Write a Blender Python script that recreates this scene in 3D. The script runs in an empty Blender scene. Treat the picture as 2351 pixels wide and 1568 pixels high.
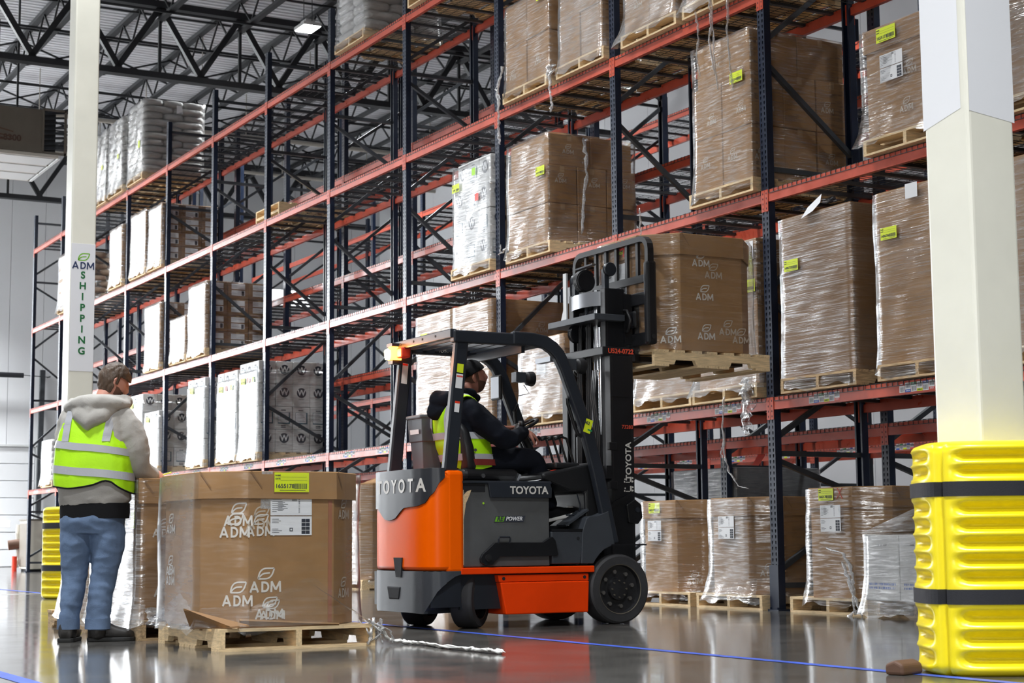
import bpy, math, random
from mathutils import Vector, Matrix
import numpy as np
random.seed(7)
SC = bpy.context.scene
COL = SC.collection
PI = math.pi
def R(d): return d*PI/180

# ------------------------------------------------------------------ camera
F_PX = 3900.0
cam_d = bpy.data.cameras.new('camera'); CAM = bpy.data.objects.new('camera', cam_d); COL.objects.link(CAM)
cam_d.sensor_width = 36.0; cam_d.lens = F_PX/2351*36.0; cam_d.clip_end = 300
def cam_axes(yaw, pitch, roll):
    cy, sy, cp, sp = math.cos(yaw), math.sin(yaw), math.cos(pitch), math.sin(pitch)
    fw = Vector((sy*cp, cy*cp, sp)); r = Vector((cy, -sy, 0)); u = r.cross(fw)
    return r*math.cos(roll)+u*math.sin(roll), -r*math.sin(roll)+u*math.cos(roll), fw
_r, _u, _f = cam_axes(-1.0625, 0.1166, -0.0087)
CAM.matrix_world = Matrix(((_r.x,_u.x,-_f.x,12.0485),(_r.y,_u.y,-_f.y,-9.3381),(_r.z,_u.z,-_f.z,0.6326),(0,0,0,1)))
SC.camera = CAM
cam_d.dof.use_dof = True; cam_d.dof.focus_distance = 12.2; cam_d.dof.aperture_fstop = 5.6

# ------------------------------------------------------------------ view, world, lights
SC.view_settings.view_transform = 'Standard'; SC.view_settings.look = 'None'
SC.view_settings.gamma = 1.0; SC.view_settings.use_curve_mapping = False
SC.view_settings.exposure = 0.42
W_ = bpy.data.worlds.new('world'); SC.world = W_; W_.use_nodes = True
W_.node_tree.nodes['Background'].inputs[0].default_value = (0.92, 0.96, 1.0, 1)
W_.node_tree.nodes['Background'].inputs[1].default_value = 0.03
try:
    SC.cycles.max_bounces = 8; SC.cycles.transparent_max_bounces = 12; SC.cycles.caustics_reflective = False; SC.cycles.caustics_refractive = False
    SC.cycles.sample_clamp_indirect = 6.0
except Exception: pass
def area(name, loc, sx, sy, power, col=(0.95,0.98,1.0), spread=150, rot=(0,0,0)):
    l = bpy.data.lights.new(name, 'AREA'); l.shape = 'RECTANGLE'; l.size = sx; l.size_y = sy
    l.energy = power; l.color = col; l.spread = R(spread)
    o = bpy.data.objects.new(name, l); COL.objects.link(o); o.location = loc; o.rotation_euler = rot
    return o
LIGHT_Z = 10.75
AISLE = [(-35.5,1700),(-29.5,620),(-24,560),(-18.5,480),(-13,330),(-7.5,300),(-2,330)]
for _x,_p in AISLE: area('assumed_aisle_lamp', (_x, -4.4, LIGHT_Z), 1.0, 0.6, _p, spread=118)  # assumed lamps above the aisle, out of view, without fixtures
for _x,_y,_p in ((-34,-9.5,3600),(-28,-9.5,650),(-21,-9.5,450),(-14,-9.5,330),(-6,-9.5,220),(3,-9.5,420),(10.2,-6.3,520),(14.5,-8.5,420)): area('assumed_dock_lamp', (_x, _y, LIGHT_Z), 1.0, 0.6, _p, spread=112)  # assumed unseen lamps, placed to light load fronts, foreground and far wall
# fill light added out of view behind the camera to brighten the +x faces
area('added_fill_light', (13.2, -13.4, 2.4), 4.0, 3.6, 300, (1.0,.985,.96), 180, (PI/2, 0, .75))
for _x in (-13.0, -7.0, -1.0, 5.0): area('assumed_back_lamp', (_x, 4.6, LIGHT_Z), 1.0, 0.6, 200, spread=118)  # assumed lamps over the rear aisle, above the frame
area('hanging_lamp', (-19.1, 3.35, 10.9), 1.0, 0.6, 420)
# assumed daylight from tall unseen windows, added for beam glare and white left fronts
area('seen_or_assumed_daylight', (X_ASSUMED_WIN:=-37.75, -10.4, 7.2), 4.2, 5.6, 2100, (.95,.98,1.0), 180, (0, -PI/2, 0))

# ------------------------------------------------------------------ mesh builder
class MB:
    def __init__(s): s.v=[]; s.f=[]; s.m=[]
    def add(s, vs, fs, mi=0):
        n=len(s.v); s.v.extend([tuple(p) for p in vs]); s.f.extend([tuple(i+n for i in f) for f in fs]); s.m.extend([mi]*len(fs)); return s
    def box(s, x0,x1,y0,y1,z0,z1, mi=0):
        return s.add([(x0,y0,z0),(x1,y0,z0),(x1,y1,z0),(x0,y1,z0),(x0,y0,z1),(x1,y0,z1),(x1,y1,z1),(x0,y1,z1)],
            [(0,3,2,1),(4,5,6,7),(0,1,5,4),(1,2,6,5),(2,3,7,6),(3,0,4,7)], mi)
    def bar(s, a, b, w, h, mi=0, up=(0,0,1)):
        a=Vector(a); b=Vector(b); d=(b-a).normalized(); u=Vector(up)
        if abs(d.dot(u))>.97: u=Vector((1,0,0))
        sx=d.cross(u).normalized(); u=sx.cross(d)
        c=[a+sx*(i*w/2)+u*(j*h/2) for i,j in ((-1,-1),(1,-1),(1,1),(-1,1))]; e=[p+(b-a) for p in c]
        return s.add(c+e, [(0,1,2,3),(7,6,5,4),(0,4,5,1),(1,5,6,2),(2,6,7,3),(3,7,4,0)], mi)
    def tube(s, pts, r, n=8, mi=0, cap=True, sq=None):
        pts=[Vector(p) for p in pts]; k=len(pts); rs=r if isinstance(r,(list,tuple)) else [r]*k
        rings=[]; pu=None
        for i,p in enumerate(pts):
            d=(pts[min(i+1,k-1)]-pts[max(i-1,0)]).normalized()
            if pu is None:
                pu=Vector((0,0,1)) if abs(d.z)<.9 else Vector((1,0,0))
            sx=d.cross(pu).normalized(); pu=sx.cross(d).normalized()
            rr=rs[i]; q=sq or 1.0
            rings.append([p+sx*(rr*math.cos(2*PI*j/n))+pu*(rr*q*math.sin(2*PI*j/n)) for j in range(n)])
        return s.loft(rings, cap, mi)
    def loft(s, rings, cap=True, mi=0, closed=True):
        n=len(rings[0]); vs=[p for r in rings for p in r]; fs=[]
        for i in range(len(rings)-1):
            for j in range(n if closed else n-1):
                a=i*n+j; b=i*n+(j+1)%n; fs.append((a,b,b+n,a+n))
        if cap and closed:
            fs.append(tuple(range(n-1,-1,-1))); fs.append(tuple((len(rings)-1)*n+j for j in range(n)))
        return s.add(vs, fs, mi)
    def cyl(s, a, b, r, n=16, mi=0, r2=None): return s.tube([a,b],[r,r if r2 is None else r2],n,mi)
    def prism(s, poly, axis, t0, t1, mi=0):
        k=len(poly)
        def P(p,t): return {'x':(t,p[0],p[1]),'y':(p[0],t,p[1]),'z':(p[0],p[1],t)}[axis]
        vs=[P(p,t0) for p in poly]+[P(p,t1) for p in poly]
        fs=[tuple(range(k-1,-1,-1)),tuple(range(k,2*k))]+[(i,(i+1)%k,(i+1)%k+k,i+k) for i in range(k)]
        return s.add(vs, fs, mi)
    def lathe(s, prof, n=24, mi=0, c=(0,0,0), axis='z', cap=True):
        rings=[]
        for r,h in prof:
            ring=[]
            for j in range(n):
                a=2*PI*j/n; x,y=r*math.cos(a),r*math.sin(a)
                ring.append({'z':(c[0]+x,c[1]+y,c[2]+h),'x':(c[0]+h,c[1]+x,c[2]+y),'y':(c[0]+y,c[1]+h,c[2]+x)}[axis])
            rings.append(ring)
        return s.loft(rings, cap, mi)
    def mesh(s, name, mats, smooth=False, angle=None):
        me=bpy.data.meshes.new(name); me.from_pydata(s.v,[],s.f)
        for m in (mats if isinstance(mats,(list,tuple)) else [mats]): me.materials.append(m)
        if any(s.m): me.polygons.foreach_set('material_index', s.m)
        if smooth: me.polygons.foreach_set('use_smooth',[True]*len(s.f))
        me.validate(); me.update()
        if smooth and angle:
            try: me.set_sharp_from_angle(angle=R(angle))
            except Exception: pass
        return me
    def build(s, name, mats, parent=None, loc=None, rot=None, smooth=False, angle=None, bevel=0, seg=2):
        o=put(name, s.mesh(name,mats,smooth,angle), parent, loc, rot)
        if bevel:
            b=o.modifiers.new('bevel','BEVEL'); b.width=bevel; b.segments=seg; b.limit_method='ANGLE'; b.angle_limit=R(40)
        return o
def put(name, me, parent=None, loc=None, rot=None):
    o=bpy.data.objects.new(name, me); COL.objects.link(o)
    if parent is not None: o.parent=parent
    if loc is not None: o.location=loc
    if rot is not None: o.rotation_euler=rot
    return o
def tag(o, label, cat, group=None, kind=None):
    o['label']=label; o['category']=cat
    if group: o['group']=group
    if kind: o['kind']=kind
    return o
def thing(name, label, cat, loc=(0,0,0), rz=0.0, group=None):
    o=bpy.data.objects.new(name,None); COL.objects.link(o); o.location=loc; o.rotation_euler=(0,0,rz); o.empty_display_size=.1
    return tag(o,label,cat,group)
def struct(name, mb, mat, **k):
    o=mb.build(name,mat,**k)
    if o.parent is None: o['kind']='structure'
    return o
KIDS={}
def copy_tree(o, loc=None, rz=None, parent=None):
    c=o.copy(); COL.objects.link(c)
    if parent is not None: c.parent=parent
    if loc is not None: c.location=loc
    if rz is not None: c.rotation_euler=(0,0,rz)
    for ch in o.children: copy_tree(ch,parent=c)
    return c
_TX={}
def text_mesh(s, size, mat, bold=0.0, ext=0.0006, shear=0.0, spacing=1.0):
    k=(s,size,mat.name,bold,shear,spacing)
    if k in _TX: return _TX[k]
    c=bpy.data.curves.new('lettering','FONT'); c.body=s; c.size=size; c.align_x='CENTER'; c.align_y='CENTER'
    c.offset=bold*size; c.extrude=ext; c.shear=shear; c.space_character=spacing; c.resolution_u=4
    o=bpy.data.objects.new('tmp_text',c); COL.objects.link(o)
    bpy.context.view_layer.update()
    me=bpy.data.meshes.new_from_object(o.evaluated_get(bpy.context.evaluated_depsgraph_get())); me.name='lettering'
    bpy.data.objects.remove(o); bpy.data.curves.remove(c)
    me.materials.clear(); me.materials.append(mat); _TX[k]=me; return me
def frame_mat(origin, right, up):
    r=Vector(right).normalized(); u=Vector(up).normalized(); n=r.cross(u).normalized(); u=n.cross(r); o=Vector(origin)
    return Matrix(((r.x,u.x,n.x,o.x),(r.y,u.y,n.y,o.y),(r.z,u.z,n.z,o.z),(0,0,0,1)))
def place(name, me, parent, origin, right, up, scale=None):
    o=put(name, me, parent); m=frame_mat(origin,right,up)
    if scale: m=m @ Matrix.Diagonal((scale[0],scale[1],1,1))
    o.matrix_basis=m; return o
def lettering(parent, s, size, origin, right, up, mat, bold=0.02, shear=0.0, spacing=1.0, name='lettering', sx=1.0):
    return place(name, text_mesh(s,size,mat,bold,0.0006,shear,spacing), parent, origin, right, up, (sx,1) if sx!=1 else None)

# ------------------------------------------------------------------ materials
def nt(name):
    m=bpy.data.materials.new(name); m.use_nodes=True; t=m.node_tree
    return m,t,t.nodes['Principled BSDF'],t.nodes['Material Output']
def setc(b, **k):
    for n,v in k.items():
        n={'base':'Base Color','rough':'Roughness','metal':'Metallic','ior':'IOR','spec':'Specular IOR Level','coat':'Coat Weight','coatr':'Coat Roughness','alpha':'Alpha','sheen':'Sheen Weight','trans':'Transmission Weight','emit':'Emission Color','emits':'Emission Strength'}[n]
        if n in ('Base Color','Emission Color') and len(v)==3: v=(*v,1)
        b.inputs[n].default_value=v
def coords(t, kind='Object', scale=(1,1,1)):
    tc=t.nodes.new('ShaderNodeTexCoord'); mp=t.nodes.new('ShaderNodeMapping'); mp.inputs['Scale'].default_value=scale
    t.links.new(tc.outputs[kind],mp.inputs[0]); return mp.outputs[0]
def noise(t, vec, scale, detail=4, rough=.55):
    n=t.nodes.new('ShaderNodeTexNoise'); n.inputs['Scale'].default_value=scale; n.inputs['Detail'].default_value=detail; n.inputs['Roughness'].default_value=rough
    if vec is not None: t.links.new(vec,n.inputs['Vector'])
    return n.outputs['Fac']
def ramp(t, fac, stops):
    r=t.nodes.new('ShaderNodeValToRGB'); e=r.color_ramp.elements
    while len(e)<len(stops): e.new(.5)
    for i,(p,c) in enumerate(stops):
        e[i].position=p; e[i].color=(*c,1) if len(c)==3 else c
    t.links.new(fac,r.inputs[0]); return r.outputs[0]
def bumpn(t, b, h, strength, dist=.01):
    n=t.nodes.new('ShaderNodeBump'); n.inputs['Strength'].default_value=strength; n.inputs['Distance'].default_value=dist
    t.links.new(h,n.inputs['Height']); t.links.new(n.outputs[0],b.inputs['Normal']); return n
def mat(name, col, rough=.5, metal=0., var=.0, vscale=6., bump=0., bscale=40., bdist=.004, stretch=(1,1,1), rvar=0., **k):
    m,t,b,o=nt(name); setc(b,base=col,rough=rough,metal=metal,**k)
    if var or rvar:
        f=noise(t,coords(t,'Object',stretch),vscale)
        if var:
            c1=tuple(max(0,c*(1-var)) for c in col); c2=tuple(min(1,c*(1+var)) for c in col)
            t.links.new(ramp(t,f,[(.3,c1),(.7,c2)]),b.inputs['Base Color'])
        if rvar:
            t.links.new(ramp(t,f,[(.3,(max(.02,rough-rvar),)*3),(.7,(min(1,rough+rvar),)*3)]),b.inputs['Roughness'])
    if bump:
        bumpn(t,b,noise(t,coords(t,'Object',stretch),bscale,3),bump,bdist)
    return m
M={}
M['navy']=mat('navy_steel',(.009,.017,.040),.36,var=.25,vscale=3,rvar=.08)
M['beam']=mat('orange_red_beam',(.52,.075,.036),.33,var=.16,vscale=5,rvar=.1)
M['zinc']=mat('galvanized_grey',(.060,.066,.074),.42,.35,var=.3,vscale=4)
M['wire']=mat('wire_grey',(.06,.063,.067),.45,.4)
M['brace']=mat('brace_grey',(.058,.066,.077),.4,.3,var=.25,vscale=4)
M['dark']=mat('dark_hole',(.008,.009,.012),.8)
M['wood']=mat('pallet_wood',(.80,.60,.35),.75,var=.22,vscale=9,bump=.5,bscale=30,stretch=(1,8,8))
M['wood2']=mat('pallet_wood_aged',(.52,.36,.20),.8,var=.4,vscale=9,bump=.5,bscale=30,stretch=(1,8,8))
M['wood_y']=mat('pallet_wood_lengthwise',(.80,.60,.35),.75,var=.22,vscale=9,bump=.5,bscale=30,stretch=(8,1,8)); M['wood2_y']=mat('aged_wood_lengthwise',(.52,.36,.20),.8,var=.4,vscale=9,bump=.5,bscale=30,stretch=(8,1,8))
def cardboard(name,c,film=0.):
    m,t,b,o=nt(name); v=coords(t,'Object',(1,1,1)); f=noise(t,v,5,5); g=noise(t,coords(t,'Object',(160,160,2)),1,2)
    col=ramp(t,f,[(.25,tuple(x*.86 for x in c)),(.75,tuple(min(1,x*1.1) for x in c))])
    t.links.new(col,b.inputs['Base Color']); setc(b,rough=.68,spec=.35)
    bumpn(t,b,g,.12,.002); return m
M['card']=cardboard('cardboard',(.35,.195,.083))
M['card_dark']=cardboard('cardboard_dark',(.26,.142,.062))
M['greywrap']=mat('dark_grey_wrapping',(.10,.105,.11),.4,var=.3,vscale=5,bump=.4,bscale=12)
M['card_in']=cardboard('cardboard_edge',(.46,.30,.16))
M['wcard']=cardboard('white_carton',(.70,.70,.69))
M['print']=mat('white_print',(.70,.66,.60),.6)
M['print_dim']=mat('worn_white_print',(.52,.44,.35),.6)
M['ink']=mat('black_ink',(.03,.035,.05),.6)
M['paper']=mat('white_paper',(.82,.83,.85),.55)
M['yellowpaper']=mat('fluorescent_yellow_paper',(.72,.85,.02),.5)
M['redpaper']=mat('red_sticker',(.75,.10,.08),.5)
M['limepaper']=mat('lime_sticker',(.35,.70,.03),.5)
M['bluepaper']=mat('blue_label',(.03,.12,.5),.5)
M['greenpaper']=mat('green_label',(.02,.28,.10),.5)
M['colwhite']=mat('cream_column_paint',(.74,.73,.64),.38,var=.05,vscale=2)
M['colwrap']=mat('white_vinyl_wrap',(.74,.75,.78),.4)
M['yellow']=mat('yellow_plastic',(.93,.76,.010),.30,var=.05,vscale=3)
M['strap']=mat('black_strap',(.012,.013,.018),.7,bump=.3,bscale=200)
M['fk_orange']=mat('forklift_orange',(1.0,.125,.0),.32,var=.05,vscale=2.5,spec=.14)
M['fk_red']=mat('forklift_red_orange',(.86,.055,.003),.36,var=.1,vscale=2.5,spec=.14)
M['fk_grey']=mat('forklift_grey',(.042,.048,.058),.45,var=.15,vscale=3,bump=.12,bscale=150)
M['fk_batt']=mat('battery_grey',(.085,.088,.09),.5,var=.2,vscale=3,bump=.12,bscale=120)
M['fk_dark']=mat('forklift_dark',(.017,.021,.029),.38,var=.2,vscale=3)
M['fk_black']=mat('mast_black',(.006,.0065,.0085),.38,var=.3,vscale=4)
M['rubber']=mat('tyre_rubber',(.030,.030,.033),.7,bump=.2,bscale=60,var=.3,vscale=5)
M['hub']=mat('wheel_black',(.016,.016,.018),.34,var=.3,vscale=8)
M['rim']=mat('worn_rim_edge',(.14,.125,.10),.45,.5)
M['nut']=mat('wheel_nut_steel',(.20,.19,.18),.38,.6)
M['chrome']=mat('bright_steel',(.62,.64,.67),.18,1.0)
M['steel']=mat('brushed_steel',(.30,.31,.33),.34,.9)
M['hose']=mat('hydraulic_hose',(.016,.016,.018),.4)
M['mirror']=mat('mirror_glass',(.34,.35,.37),.04,1.0)
M['vinyl']=mat('seat_vinyl',(.009,.009,.011),.42,bump=.15,bscale=120)
M['plastic']=mat('black_plastic',(.009,.0095,.011),.42)
M['greyplastic']=mat('grey_bin_plastic',(.085,.095,.11),.5)
M['silverletter']=mat('silver_lettering',(.66,.64,.60),.35)
M['redletter']=mat('red_stencil',(.75,.085,.04),.5)
M['green']=mat('green_print',(.05,.40,.03),.5)
M['dkgreen']=mat('dark_green_letters',(.006,.13,.035),.45)
M['navyletter']=mat('navy_letters',(.02,.035,.10),.45)
M['leafgreen']=mat('leaf_green',(.16,.46,.02),.45)
M['tape']=mat('blue_floor_tape',(.05,.11,.55),.35,var=.3,vscale=8)
M['walltape']=mat('white_floor_paint',(.6,.6,.6),.5)
M['skin']=mat('skin',(.56,.26,.19),.5,var=.08,vscale=12)
M['skin2']=mat('skin_ruddy',(.50,.21,.15),.5,var=.1,vscale=12)
M['beard']=mat('brown_beard',(.13,.058,.036),.8,bump=.5,bscale=250)
M['hair']=mat('brown_hair',(.060,.034,.018),.55,var=.35,vscale=25,bump=.8,bscale=120,bdist=.008,stretch=(1,1,.25))
M['hoodie']=mat('grey_fleece',(.36,.345,.32),.9,var=.08,vscale=8,bump=.35,bscale=120,sheen=.2)
M['tee']=mat('black_cloth',(.005,.005,.006),.9,spec=.25,bump=.3,bscale=60)
M['denim']=mat('blue_denim',(.105,.16,.265),.85,var=.32,vscale=5,bump=.35,bscale=140)
M['boot']=mat('black_boot_leather',(.018,.016,.015),.5,bump=.3,bscale=60)
M['sole']=mat('boot_sole',(.012,.012,.012),.75)
M['vest']=mat('lime_vest',(.42,.80,.0),.6,var=.1,vscale=4,bump=.25,bscale=60,emits=0.0)
M['reflect']=mat('silver_reflective_tape',(.40,.41,.44),.42,bump=.15,bscale=100)
M['navycloth']=mat('dark_navy_cloth',(.0045,.006,.011),.9,spec=.2,var=.2,vscale=6,bump=.4,bscale=60)
M['eyewhite']=mat('eye_white',(.75,.74,.72),.3)
M['whiteshoe']=mat('white_shoe',(.75,.74,.72),.5)
M['rope']=mat('film_tail_white',(.78,.78,.76),.45,bump=.5,bscale=60)
M['joist']=mat('dark_joist_steel',(.013,.014,.017),.5,var=.2,vscale=2)
M['pipe']=mat('light_pipe',(.45,.42,.37),.5)
M['beige']=mat('beige_panel',(.13,.112,.09),.6,var=.06,vscale=3)
M['lightgrey']=mat('pale_grey_metal',(.62,.63,.63),.45)
M['sack']=mat('white_woven_sack',(.50,.49,.47),.6,var=.08,vscale=7,bump=.5,bscale=14,bdist=.03)
M['sack_brown']=mat('tan_paper_sack',(.36,.27,.20),.7,var=.12,vscale=7,bump=.5,bscale=14,bdist=.03)
M['dockdoor']=mat('white_dock_door',(.78,.79,.81),.5)
M['redpaint']=mat('red_plastic',(.8,.05,.02),.45)
M['brownrubber']=mat('brown_hose',(.10,.05,.03),.7)
def emit(name,col,st):
    m,t,b,o=nt(name); setc(b,base=(0,0,0),emit=col,emits=st); return m
M['lamp']=emit('lamp_lens',(.95,.98,1),40)
M['strobe']=emit('amber_strobe',(1.0,.30,.02),14)
M['strobe_core']=emit('strobe_core',(1.0,.80,.35),60)
M['daylight']=emit('seen_or_assumed_daylight',(.92,.96,1),3.2)  # glow shared by visible bright panes and the assumed window
# stretch film: thin clear skin, milky where it is layered, glossy in streaks
def film(name, lo, hi, gl=(.06,.40), direc=(1.2,1.2,14), scale=1.5, rough=.17, bump=.38, tilt=0.0):
    m=bpy.data.materials.new(name); m.use_nodes=True; t=m.node_tree; t.nodes.remove(t.nodes['Principled BSDF']); o=t.nodes['Material Output']
    tc=t.nodes.new('ShaderNodeTexCoord'); mp=t.nodes.new('ShaderNodeMapping'); mp.inputs['Scale'].default_value=direc; mp.inputs['Rotation'].default_value=(tilt*.6,tilt,0)
    t.links.new(tc.outputs['Object'],mp.inputs[0]); f=noise(t,mp.outputs[0],scale,5,.62); g=noise(t,mp.outputs[0],scale*2.7,3,.6); c=noise(t,tc.outputs['Object'],2.3,3)
    mx=t.nodes.new('ShaderNodeMath'); mx.operation='MULTIPLY'; t.links.new(f,mx.inputs[0]); t.links.new(c,mx.inputs[1])
    a=ramp(t,mx.outputs[0],[(.16,(lo,)*3),(.40,(hi,)*3)]); gf=ramp(t,g,[(.45,(gl[0],)*3),(.70,(gl[1],)*3)])
    b=t.nodes.new('ShaderNodeBump'); b.inputs['Strength'].default_value=bump; b.inputs['Distance'].default_value=.02; t.links.new(g,b.inputs['Height'])
    tr=t.nodes.new('ShaderNodeBsdfTransparent'); tr.inputs[0].default_value=(.97,.975,.98,1)
    df=t.nodes.new('ShaderNodeBsdfDiffuse'); df.inputs[0].default_value=(.86,.88,.90,1); t.links.new(b.outputs[0],df.inputs['Normal'])
    gs=t.nodes.new('ShaderNodeBsdfGlossy'); gs.inputs['Roughness'].default_value=rough; gs.inputs[0].default_value=(1,1,1,1); t.links.new(b.outputs[0],gs.inputs['Normal'])
    lw=t.nodes.new('ShaderNodeLayerWeight'); lw.inputs[0].default_value=.5; fr=t.nodes.new('ShaderNodeMath'); fr.operation='POWER'; fr.inputs[1].default_value=4.0; t.links.new(lw.outputs['Facing'],fr.inputs[0]); ad=t.nodes.new('ShaderNodeMath'); ad.operation='ADD'; ad.use_clamp=True; t.links.new(gf,ad.inputs[0]); t.links.new(fr.outputs[0],ad.inputs[1])
    m1=t.nodes.new('ShaderNodeMixShader'); m2=t.nodes.new('ShaderNodeMixShader')
    t.links.new(a,m1.inputs[0]); t.links.new(tr.outputs[0],m1.inputs[1]); t.links.new(df.outputs[0],m1.inputs[2])
    t.links.new(ad.outputs[0],m2.inputs[0]); t.links.new(m1.outputs[0],m2.inputs[1]); t.links.new(gs.outputs[0],m2.inputs[2]); t.links.new(m2.outputs[0],o.inputs[0])
    return m
M['film']=film('stretch_film',.0,.08,(.02,.42))
M['film_thin']=film('stretch_film_thin',.0,.05,(.02,.20))
M['film_milky_glare']=film('stretch_film_milky_glare',.06,.30,(.05,.45))  # milkier film; on load fronts its white stands in for glare
M['film_diag']=film('stretch_film_streaked',.0,.10,(.02,.55),(1.0,1.0,38),1.1,.14,.35,.30)
M['film_fore']=film('clear_stretch_film',.0,.03,(.0,.07),(1.2,1.2,10),1.2,.34,.10)
M['film_tail']=film('film_tail',.25,.70,(.1,.5),(6,6,6),4)
# polished concrete
def concrete():
    m,t,b,o=nt('polished_concrete'); v=coords(t,'Object',(1,1,1)); f=noise(t,v,.35,6,.6); g=noise(t,v,2.5,6,.6); h=noise(t,v,55,3)
    mx=t.nodes.new('ShaderNodeMix'); mx.data_type='RGBA'; mx.inputs[0].default_value=.45
    t.links.new(ramp(t,f,[(.3,(.075,.072,.067)),(.7,(.125,.12,.113))]),mx.inputs[6]); t.links.new(ramp(t,g,[(.3,(.065,.063,.059)),(.75,(.145,.138,.128))]),mx.inputs[7])
    t.links.new(mx.outputs[2],b.inputs['Base Color'])
    t.links.new(ramp(t,g,[(.3,(.07,)*3),(.75,(.14,)*3)]),b.inputs['Roughness']); setc(b,ior=1.62,spec=.6)
    bumpn(t,b,g,.018,.02); return m
M['concrete']=concrete()
def deckmat():
    m,t,b,o=nt('roof_deck'); setc(b,base=(.80,.81,.84),rough=.45,metal=.1); return m
M['roofdeck']=deckmat()
def wallmat(name,c):
    m,t,b,o=nt(name); f=noise(t,coords(t),.5,4); t.links.new(ramp(t,f,[(.3,tuple(x*.96 for x in c)),(.7,c)]),b.inputs['Base Color']); setc(b,rough=.55); return m
M['wall']=wallmat('white_wall_panel',(.80,.81,.83))
# ------------------------------------------------------------------ building shell
XL, XR, YB, YF, ZD = -38.0, 17.5, 13.6, -14.0, 12.55
struct('floor', MB().add([(XL,YF,0),(XR,YF,0),(XR,YB,0),(XL,YB,0)],[(0,1,2,3)]), M['concrete'])
FLOOR=bpy.data.objects['floor']
# roof deck: real ribs running along y
mb=MB(); prof=[]; x=XL
while x<XR:
    prof += [(x,ZD),(x+.10,ZD),(x+.125,ZD+.05),(x+.175,ZD+.05)]; x+=.20
vs=[(px,YF,pz) for px,pz in prof]+[(px,YB,pz) for px,pz in prof]; k=len(prof)
mb.add(vs,[(i,i+1,i+1+k,i+k) for i in range(k-1)]); struct('ceiling', mb, M['roofdeck'])
def wall_panels(name, axis, c, a0, a1, z0, z1, step, t=.1, sgn=1):
    """a wall built from upright insulated panels with recessed joints"""
    base=MB()
    if axis=='x': base.box(c-.16*sgn if sgn>0 else c+.1, c-.1*sgn if sgn>0 else c+.16, a0,a1,z0,z1)
    else: base.box(a0,a1,c+.1*sgn if sgn>0 else c-.16, c+.16*sgn if sgn>0 else c-.1,z0,z1)
    w=struct(name, base, M['wall'])
    n=int(round((a1-a0)/step)); st=(a1-a0)/n
    if axis=='x': me=MB().box(-.1,0,0.006,st-.006,0,z1-z0).mesh('panel',M['wall'])
    else: me=MB().box(0.006,st-.006,0,.1,0,z1-z0).mesh('panel',M['wall'])
    for i in range(n):
        if axis=='x': put('panel',me,w,(c if sgn>0 else c+.1,a0+i*st,z0))
        else: put('panel',me,w,(a0+i*st,c if sgn>0 else c-.1,z0))
    return w
wl=wall_panels('wall_left','x',XL,YF,YB,3.46,ZD,1.0)
wb=wall_panels('wall_back','y',YB,XL,XR,0,ZD,2.0,sgn=1)
wf=wall_panels('wall_front','y',YF,XL,XR,0,ZD,2.0,sgn=-1)
# lower left wall: solid piers between sectional dock doors
mb=MB(); DOORS=[(-11.5,-8.5),(-6.4,-3.4),(-.75,2.62),(5.6,8.6)]
ys=[YF]+[v for d in DOORS for v in d]+[YB]
for i in range(0,len(ys),2): mb.box(XL-.1,XL,ys[i],ys[i+1],0,3.46)
mb.box(XL-.12,XL-.1,YF,YB,0,3.46); mb.parent=None
o=mb.build('wall_left_base',M['wall']); o.name='trim_1'; o['kind']='structure'
for n,(a,b) in enumerate(DOORS):
    d=struct('door_%d'%(n+1), MB().box(XL-.09,XL-.07,a,b,0,3.46), M['dockdoor'])
    for s in range(7):
        z0=s*.494
        p=MB().box(XL-.07,XL-.02,a+.02,b-.02,z0+.014,z0+.48).build('section',M['dockdoor'],d,bevel=.008)
        if s==2:
            q=MB(); q.box(XL-.02,XL-.012,(a+b)/2+.35,(a+b)/2+1.0,z0+.16,z0+.34); q.build('pane',M['daylight'],d)
    MB().box(XL-.02,XL+.03,a-.08,a,0,3.5).box(XL-.02,XL+.03,b,b+.08,0,3.5).box(XL-.02,XL+.03,a-.08,b+.08,3.46,3.52).build('frame',M['lightgrey'],d)
# translucent daylight window high on the left wall
w=struct('window_1', MB().box(XL-.005,XL+.03,8.2,11.2,8.0,8.62), M['lightgrey'])
MB().box(XL+.03,XL+.036,8.26,11.14,8.05,8.57).build('pane',M['daylight'],w)
w=struct('assumed_window_2', MB().box(XL-.005,XL+.06,-13.3,-7.5,5.0,9.4), M['lightgrey'])  # assumed window out of view, glowing panes added for the beam glare
for k in range(4): MB().box(XL+.06,XL+.066,-13.2+k*1.42,-13.2+k*1.42+1.34,5.1,9.3).build('pane',M['daylight'],w)
# ------------------------------------------------------------------ roof steel: joist girders across, joists along the aisle
def girder(x, lab):
    g=struct('roof_girder', MB().bar((x,YF,12.10),(x,YB,12.10),.26,.14), M['joist'])
    MB().bar((x,YF,10.54),(x,YB,10.54),.24,.13).build('bottom_chord',M['joist'],g)
    wm=MB().bar((0,0,0),(0,.95,1.5),.12,.12,up=(1,0,0)).mesh('web_member',M['joist'])
    wr=MB().bar((0,0,0),(0,-.95,1.5),.12,.12,up=(1,0,0)).mesh('web_member',M['joist'])
    vm=MB().bar((0,0,0),(0,0,1.5),.06,.06).mesh('post_member',M['joist'])
    y=1.34-1.8*8+.95
    while y<YB-1:
        put('web_member',wm,g,(x,y-.95-.95+.0,10.57)) if y-1.9>YF else None
        put('web_member',wr,g,(x,y-.0,10.57))
        if y>YF+1: put('post_member',vm,g,(x,y-.95,10.57))
        y+=1.8
    return g
for i,x in enumerate((-36.7,-22.5,-8.2,6.1)): girder(x,i)
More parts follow.
